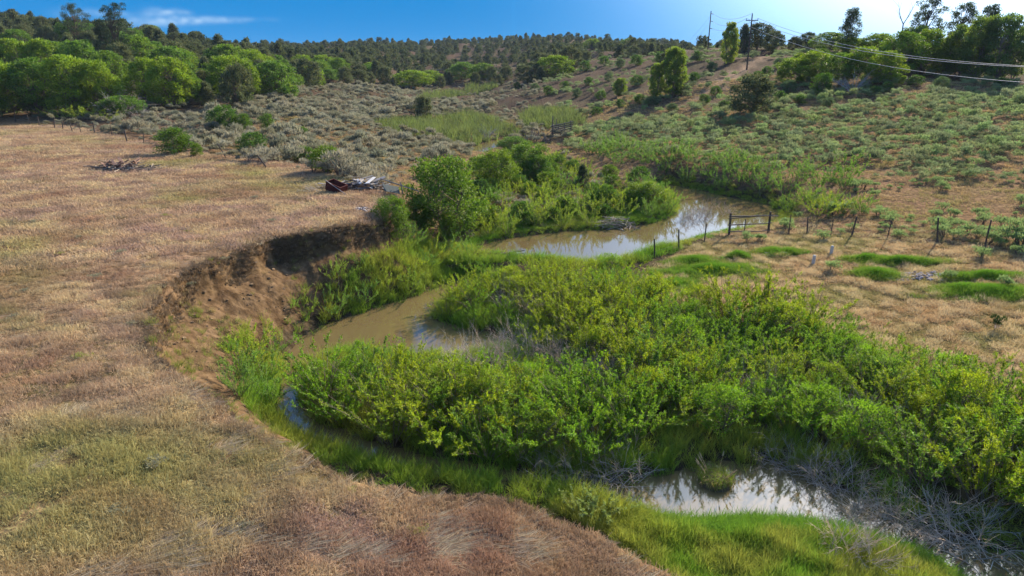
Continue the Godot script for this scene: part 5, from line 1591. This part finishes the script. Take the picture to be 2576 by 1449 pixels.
func make_debris() -> void:
	var grey := Color(0.27, 0.25, 0.24)
	heap("beaver_dam", "beaver dam of mud and sticks holding back the pond", "dam", -0.4, -42.2, 150, 3.0, 0.7, 0.35, 0.6, 1.7, 0.025, [Color(0.13, 0.1, 0.08), Color(0.2, 0.17, 0.14), Color(0.09, 0.07, 0.05)], 700)
	heap("beaver_lodge", "heap of grey sticks at the pond's far shore", "stick heap", 8.1, -50.5, 130, 1.7, 0.9, 0.9, 0.7, 1.8, 0.028, [Color(0.3, 0.25, 0.21), Color(0.2, 0.16, 0.13), Color(0.4, 0.35, 0.3)], 720)
	# wood pile on the terrace
	var w := heap("wood_pile", "pile of broken boards and branches on the dry terrace", "wood pile", WOODPILE[1][0], WOODPILE[1][1] + 0.2, 120, 2.9, 1.7, 0.5, 0.7, 2.2, 0.04, [Color(0.12, 0.1, 0.085), Color(0.2, 0.17, 0.14), Color(0.3, 0.25, 0.2)], 740)
	rng.seed = 745
	var pale := mat("split_wood", Color(0.55, 0.42, 0.26), 0.9)
	var rusty := mat("weathered_board", Color(0.24, 0.15, 0.11), 0.95)
	for k in 26:
		var b := Basis.from_euler(Vector3(rng.randf_range(-0.3, 0.3), rng.randf() * TAU, rng.randf_range(-0.5, 0.5)))
		var p := Vector3(rng.randf_range(-1.3, 1.1), 0.15 + rng.randf() * 0.6, rng.randf_range(-0.7, 0.7))
		part("board", plank(rng.randf_range(0.5, 1.2), 0.06, rng.randf_range(0.12, 0.3), Color(1, 1, 1)), pale if k in [0, 5, 9] else rusty, w, Transform3D(b, p))
	# junk by the box elder
	var dark := mat("charred_board", Color(0.1, 0.09, 0.085), 0.9)
	var boards := mat("grey_board", grey, 0.9)
	var white := mat("peeling_paint", Color(0.6, 0.6, 0.6), 0.7)
	var red := mat("faded_red_paint", Color(0.1, 0.028, 0.024), 0.8)
	var blue := mat("dull_blue_paint", Color(0.05, 0.07, 0.075), 0.8)
	var c := at(JUNK[2][0], JUNK[2][1])
	var j := thing("board_heap", "heap of grey and white broken boards by the box elder", "board heap", c)
	rng.seed = 750
	for k in 70:
		var l := rng.randf_range(0.5, 2.1)
		var f := sqrt(rng.randf())
		var a := rng.randf() * TAU
		var p := Vector3(cos(a) * f * 2.3 + 0.2, 0.1 + (1.0 - f) * 0.8 * rng.randf(), sin(a) * f * 1.0)
		p.y += gy(c.x + p.x, c.z + p.z) - c.y
		var b := Basis.from_euler(Vector3(rng.randf_range(-0.4, 0.4), rng.randf() * TAU, rng.randf_range(-0.3, 0.3)))
		part("board", plank(l, 0.035, rng.randf_range(0.09, 0.28), Color(1, 1, 1)), [boards, dark, boards, white, dark][k % 5], j, Transform3D(b, p))
	var bx := thing("wooden_bin", "dark red wooden bin tipped on its corner beside the boards", "bin", at(JUNK[1][0] - 0.1, JUNK[1][1] - 0.2) + Vector3(0, 0.35, 0), 0.0)
	bx.rotation = Vector3(0.1, -0.5, -0.28)
	bx.scale = Vector3(0.75, 0.75, 0.75)
	for k in 5:
		var sz: Vector3 = [Vector3(1.7, 0.8, 0.06), Vector3(1.7, 0.8, 0.06), Vector3(0.06, 0.8, 0.9), Vector3(0.06, 0.8, 0.9), Vector3(1.58, 0.06, 0.9)][k]
		var ps: Vector3 = [Vector3(0, 0, 0.48), Vector3(0, 0, -0.48), Vector3(-0.82, 0, 0), Vector3(0.82, 0, 0), Vector3(0, -0.37, 0)][k]
		part("side_panel" if k < 4 else "bottom", plank(sz.x, sz.y, sz.z, Color(1, 1, 1)), red if k < 4 else dark, bx, Transform3D(Basis(), ps))
	for k in 3:
		part("batten", plank(0.1, 0.84, 0.05, Color(1, 1, 1)), red, bx, Transform3D(Basis(), Vector3(-0.7 + k * 0.7, 0, 0.54)))
	part("rail", rod(Vector3(-0.9, 0.46, 0.5), Vector3(2.0, 0.1, 0.75), 0.04, 0.03, Color(1, 1, 1), 0.0, 2, 5), boards, bx)
	var sh := thing("metal_sheet", "bent blue metal sheet propped on a pole by the box elder", "metal sheet", at(JUNK[4][0], JUNK[4][1]) + Vector3(0, 0.0, 0))
	var bs := Buf.new()
	for k in 9:
		bs.box(Transform3D(Basis.from_euler(Vector3(0, 0, 0.05 * (k % 2))), Vector3(-0.5 + k * 0.126, 0, 0)), Vector3(0.13, 0.02, 0.75), Color(1, 1, 1))
	part("sheet", bs.mesh(), blue, sh, Transform3D(Basis.from_euler(Vector3(0.55, 0.35, -0.3)), Vector3(0, 0.34, 0)))
	part("pole", rod(Vector3(-0.75, 1.0, -0.3), Vector3(1.9, 0.2, 0.1), 0.045, 0.035, Color(1, 1, 1), 0.0, 2, 5), boards, sh)
	part("pole", rod(Vector3(0.6, 0.75, -0.35), Vector3(0.7, -0.1, -0.5), 0.04, 0.04, Color(1, 1, 1), 0.0, 1, 5), boards, sh)
	lone("plank", "long grey plank lying behind the board heap", "plank", plank(2.6, 0.05, 0.2, Color(1, 1, 1)), boards).transform = Transform3D(Basis.from_euler(Vector3(0, -0.25, -0.05)), at(JUNK[0][0] + 0.8, JUNK[0][1] - 1.5) + Vector3(0, 0.12, 0))
	var ws := thing("brush_pile", "low pile of weathered brush left of the red bin", "brush pile", at(JUNK[0][0], JUNK[0][1]))
	part("branches", bare_bush(760, 0.9, 2.6, 60, 5, Color(0.3, 0.26, 0.22), 0.02, 0.6), m_grey, ws)
	# rubble and ash
	var stone := []
	for k in 4:
		rng.seed = 770 + k
		var sm := SphereMesh.new()
		sm.radius = 0.5
		sm.height = 1.0
		sm.radial_segments = 7
		sm.rings = 4
		var st := SurfaceTool.new()
		st.create_from(sm, 0)
		var ar := st.commit_to_arrays()
		var vv: PackedVector3Array = ar[Mesh.ARRAY_VERTEX]
		var nn: PackedVector3Array = ar[Mesh.ARRAY_NORMAL]
		for q in vv.size():
			vv[q] *= 1.0 + 0.3 * nf.get_noise_3dv(vv[q] * 14.0 + Vector3(k * 9, 0, 0))
		var bb := Buf.new()
		bb.v = vv
		bb.n = nn
		bb.c.resize(vv.size())
		bb.c.fill(Color(1, 1, 1))
		bb.i = ar[Mesh.ARRAY_INDEX]
		stone.append(bb.mesh())
	for e in [[JUNK[5], 60, 0.8, 0.5, "rubble_heap", "small heap of grey rubble beside the bank corner shrub", [Color(0.3, 0.27, 0.27), Color(0.16, 0.13, 0.13), Color(0.42, 0.39, 0.38)], 0.16], [MARKERS[3], 130, 1.9, 0.7, "ash_heap", "grey heap of ash and clods between the green grass strips", [Color(0.27, 0.24, 0.25), Color(0.36, 0.32, 0.32), Color(0.19, 0.17, 0.18)], 0.17]]:
		var o := thing(e[4], e[5], "heap", at(e[0][0], e[0][1]))
		rng.seed = 780
		var ms := []
		for cc in e[6]:
			ms.append(mat("rubble", cc, 0.95))
		for k in e[1]:
			var a := rng.randf() * TAU
			var f := sqrt(rng.randf())
			var px: float = e[0][0] + cos(a) * f * e[2]
			var pz: float = e[0][1] + sin(a) * f * e[3]
			var s: float = e[7] * rng.randf_range(0.5, 1.5)
			part("clod", stone[k % 4], ms[k % 3], o, Transform3D(Basis.from_euler(Vector3(rng.randf(), rng.randf() * TAU, 0)) * Basis.from_scale(Vector3(s, s * 0.55, s)), at(px, pz) + Vector3(0, 0.03 + 0.06 * (1.0 - f), 0) - o.position))
	# two white markers and a bleached stick on the right field
	var wm := mat("white_paint", Color(0.5, 0.48, 0.45), 0.8)
	for k in 2:
		var o := thing("marker_post", ["white marker post in the dry grass, the nearer of two", "white marker post in the dry grass, the farther of two"][k], "marker post", at(MARKERS[k][0], MARKERS[k][1], 0.1))
		var bf := Buf.new()
		bf.tube(PackedVector3Array([Vector3(0, 0, 0), Vector3(0, 0.42, 0), Vector3(0.01, 0.58, 0)]), 0.1, 0.09, 9, Color(1, 1, 1))
		part("post", bf.mesh(), wm, o)
		var cm := SphereMesh.new()
		cm.radius = 0.093
		cm.height = 0.13
		cm.radial_segments = 12
		cm.rings = 6
		part("cap", cm, wm, o, Transform3D(Basis(), Vector3(0.01, 0.58, 0)))
	heap("bleached_sticks", "few bleached sticks lying in the green patch of the field", "sticks", MARKERS[2][0], MARKERS[2][1], 9, 0.9, 0.25, 0.08, 0.5, 1.1, 0.03, [Color(0.6, 0.55, 0.45), Color(0.5, 0.45, 0.38)], 790)
	# small dark shrub alone in the dry grass
	plant("sagebrush", "small dark green shrub alone in the dry grass above the right willows", "shrub", sage(215, 420, Color(1, 1, 1), Color(0.6, 0.5, 0.45)), MARKERS[5][0], MARKERS[5][1], 1.3, 0.75, m_bark, mat("dark_shrub", Color(0.07, 0.12, 0.03), 0.8, 0.3))

func make_near_water() -> void:
	# dead willow brush: the big tangle at the lower right, and grey stems under and inside the thicket
	var big := [bare_bush(800, 1.7, 4.6, 90, 10, Color(0.45, 0.38, 0.31), 0.02, 0.4), bare_bush(801, 1.5, 3.8, 80, 10, Color(0.48, 0.41, 0.33), 0.019, 0.5)]
	var small := [bare_bush(802, 1.5, 2.4, 60, 8, Color(0.34, 0.29, 0.25), 0.013, 0.3), bare_bush(803, 1.4, 2.4, 70, 8, Color(0.38, 0.33, 0.29), 0.012, 0.4)]
	var lab := ["tangle of dead grey branches over the lower pond's outlet", "largest fan of dead grey branches at the creek's lower end", "dead branches reaching over the water under the right willows", "dead brush at the edge of the right willows", "dead brush on the green bench beside the outlet"]
	for k in BRUSH.size():
		var b: Array = BRUSH[k]
		var isbig := k < 5
		var l: String = lab[k] if isbig else "bare grey brown willow stems at the shaded foot of the thicket" if k < 11 else "grey dead willow inside the thicket beside the marsh water"
		plant("dead_brush", l, "dead brush", [big[k % 2] if isbig else small[k % 2]], b[0], b[1], 0.9 if isbig else 0.85 if k < 11 else 1.25, [0.65, 0.85, 0.75, 0.55, 0.45][k] if isbig else 0.9, m_grey, null, "" if isbig else "bare stems under the thicket" if k < 11 else "dead willows by the marsh", ["branches"], 0.05)
	# grassy hummock in the lower pond, with seed heads
	var h := thing("grass_hummock", "grassy hummock with tan seed heads standing in the lower pond", "hummock", Vector3(HUMMOCK[0][0], -0.12, HUMMOCK[0][1]))
	var mound := SphereMesh.new()
	mound.radius = 0.55
	mound.height = 0.8
	mound.radial_segments = 18
	mound.rings = 8
	part("mound", mound, mat("wet_turf", Color(0.1, 0.075, 0.045), 0.9), h)
	var gm := mat("hummock_blade", Color(1, 1, 1), 0.7, 0.8, Color(1, 1, 0.6))
	part("blades", tuft(820, 620, 0.52, 0.3, 0.65, 0.008, 0.9, 0.0, Color(0.2, 0.28, 0.04), 0.35), gm, h, Transform3D(Basis(), Vector3(0, 0.15, 0)))
	part("dry_blades", tuft(821, 260, 0.55, 0.3, 0.7, 0.007, 1.3, 0.0, Color(0.34, 0.27, 0.16), 0.3), gm, h, Transform3D(Basis(), Vector3(0, 0.12, 0)))
	rng.seed = 822
	var m_head := mat("seed_head", Color(0.5, 0.36, 0.2), 0.9)
	for k in 12:
		var a := rng.randf() * TAU
		var p := Vector3(cos(a) * 0.2, 0.2, sin(a) * 0.2)
		var e := p + Vector3(cos(a) * 0.35, rng.randf_range(0.4, 0.6), sin(a) * 0.35 - 0.05)
		var st := part("seed_stalk", rod(p, e, 0.006, 0.004, Color(1, 1, 1), -0.05, 4, 3), m_head, h)
		part("seed_head", rod(e, e + (e - p).normalized() * 0.16, 0.022, 0.008, Color(1, 1, 1), 0.0, 3, 5), m_head, st)
	# pale leafy herbs on the bench
	var herb := willow(830, 1.2, 1.1, 9, 6, 26, 0.09, 0.025, Color(0.24, 0.31, 0.13), Color(0.25, 0.28, 0.12), 0.0)
	var hl := ["pale arching herb at the bank's foot beside the lower pond", "pale upright herb on the green bench", "smaller pale herb nearest the lower pond"]
	for k in 3:
		var s: float = [0.75, 0.85, 0.55][k]
		plant("tall_herb", hl[k], "herb", herb, [1.9, 2.55, 3.2][k], [-16.6, -16.3, -16.7][k], s, s, m_bark, m_leaf[0])
	# flooded twigs in the pond
	rng.seed = 840
	for k in 5:
		var p: Vector2 = [Vector2(15.5, -55.5), Vector2(16.6, -57.3), Vector2(14.9, -53.3), Vector2(17.9, -56.0), Vector2(13.6, -52.2)][k]
		var o := thing("flooded_brush", "bare twigs of drowned willow standing in the pond", "brush", Vector3(p.x, 0.45, p.y), k * 1.3, "drowned willows in the pond")
		part("branches", small[k % 2], m_grey, o, Transform3D(Basis.from_scale(Vector3(1.0, 0.95, 0.8)), Vector3.ZERO))

func _ready() -> void:
	setup_noise()
	make_view()
	var t0 := Time.get_ticks_msec()
	make_grid()
	make_ground()
	make_water()
	print("land ", Time.get_ticks_msec() - t0)
	make_shrubs()
	print("shrubs ", Time.get_ticks_msec() - t0)
	make_trees()
	print("trees ", Time.get_ticks_msec() - t0)
	make_fences()
	make_power()
	make_debris()
	make_near_water()
	print("things ", Time.get_ticks_msec() - t0)
	make_sage()
	print("sage ", Time.get_ticks_msec() - t0)
	make_grass()
	print("grass ", Time.get_ticks_msec() - t0)
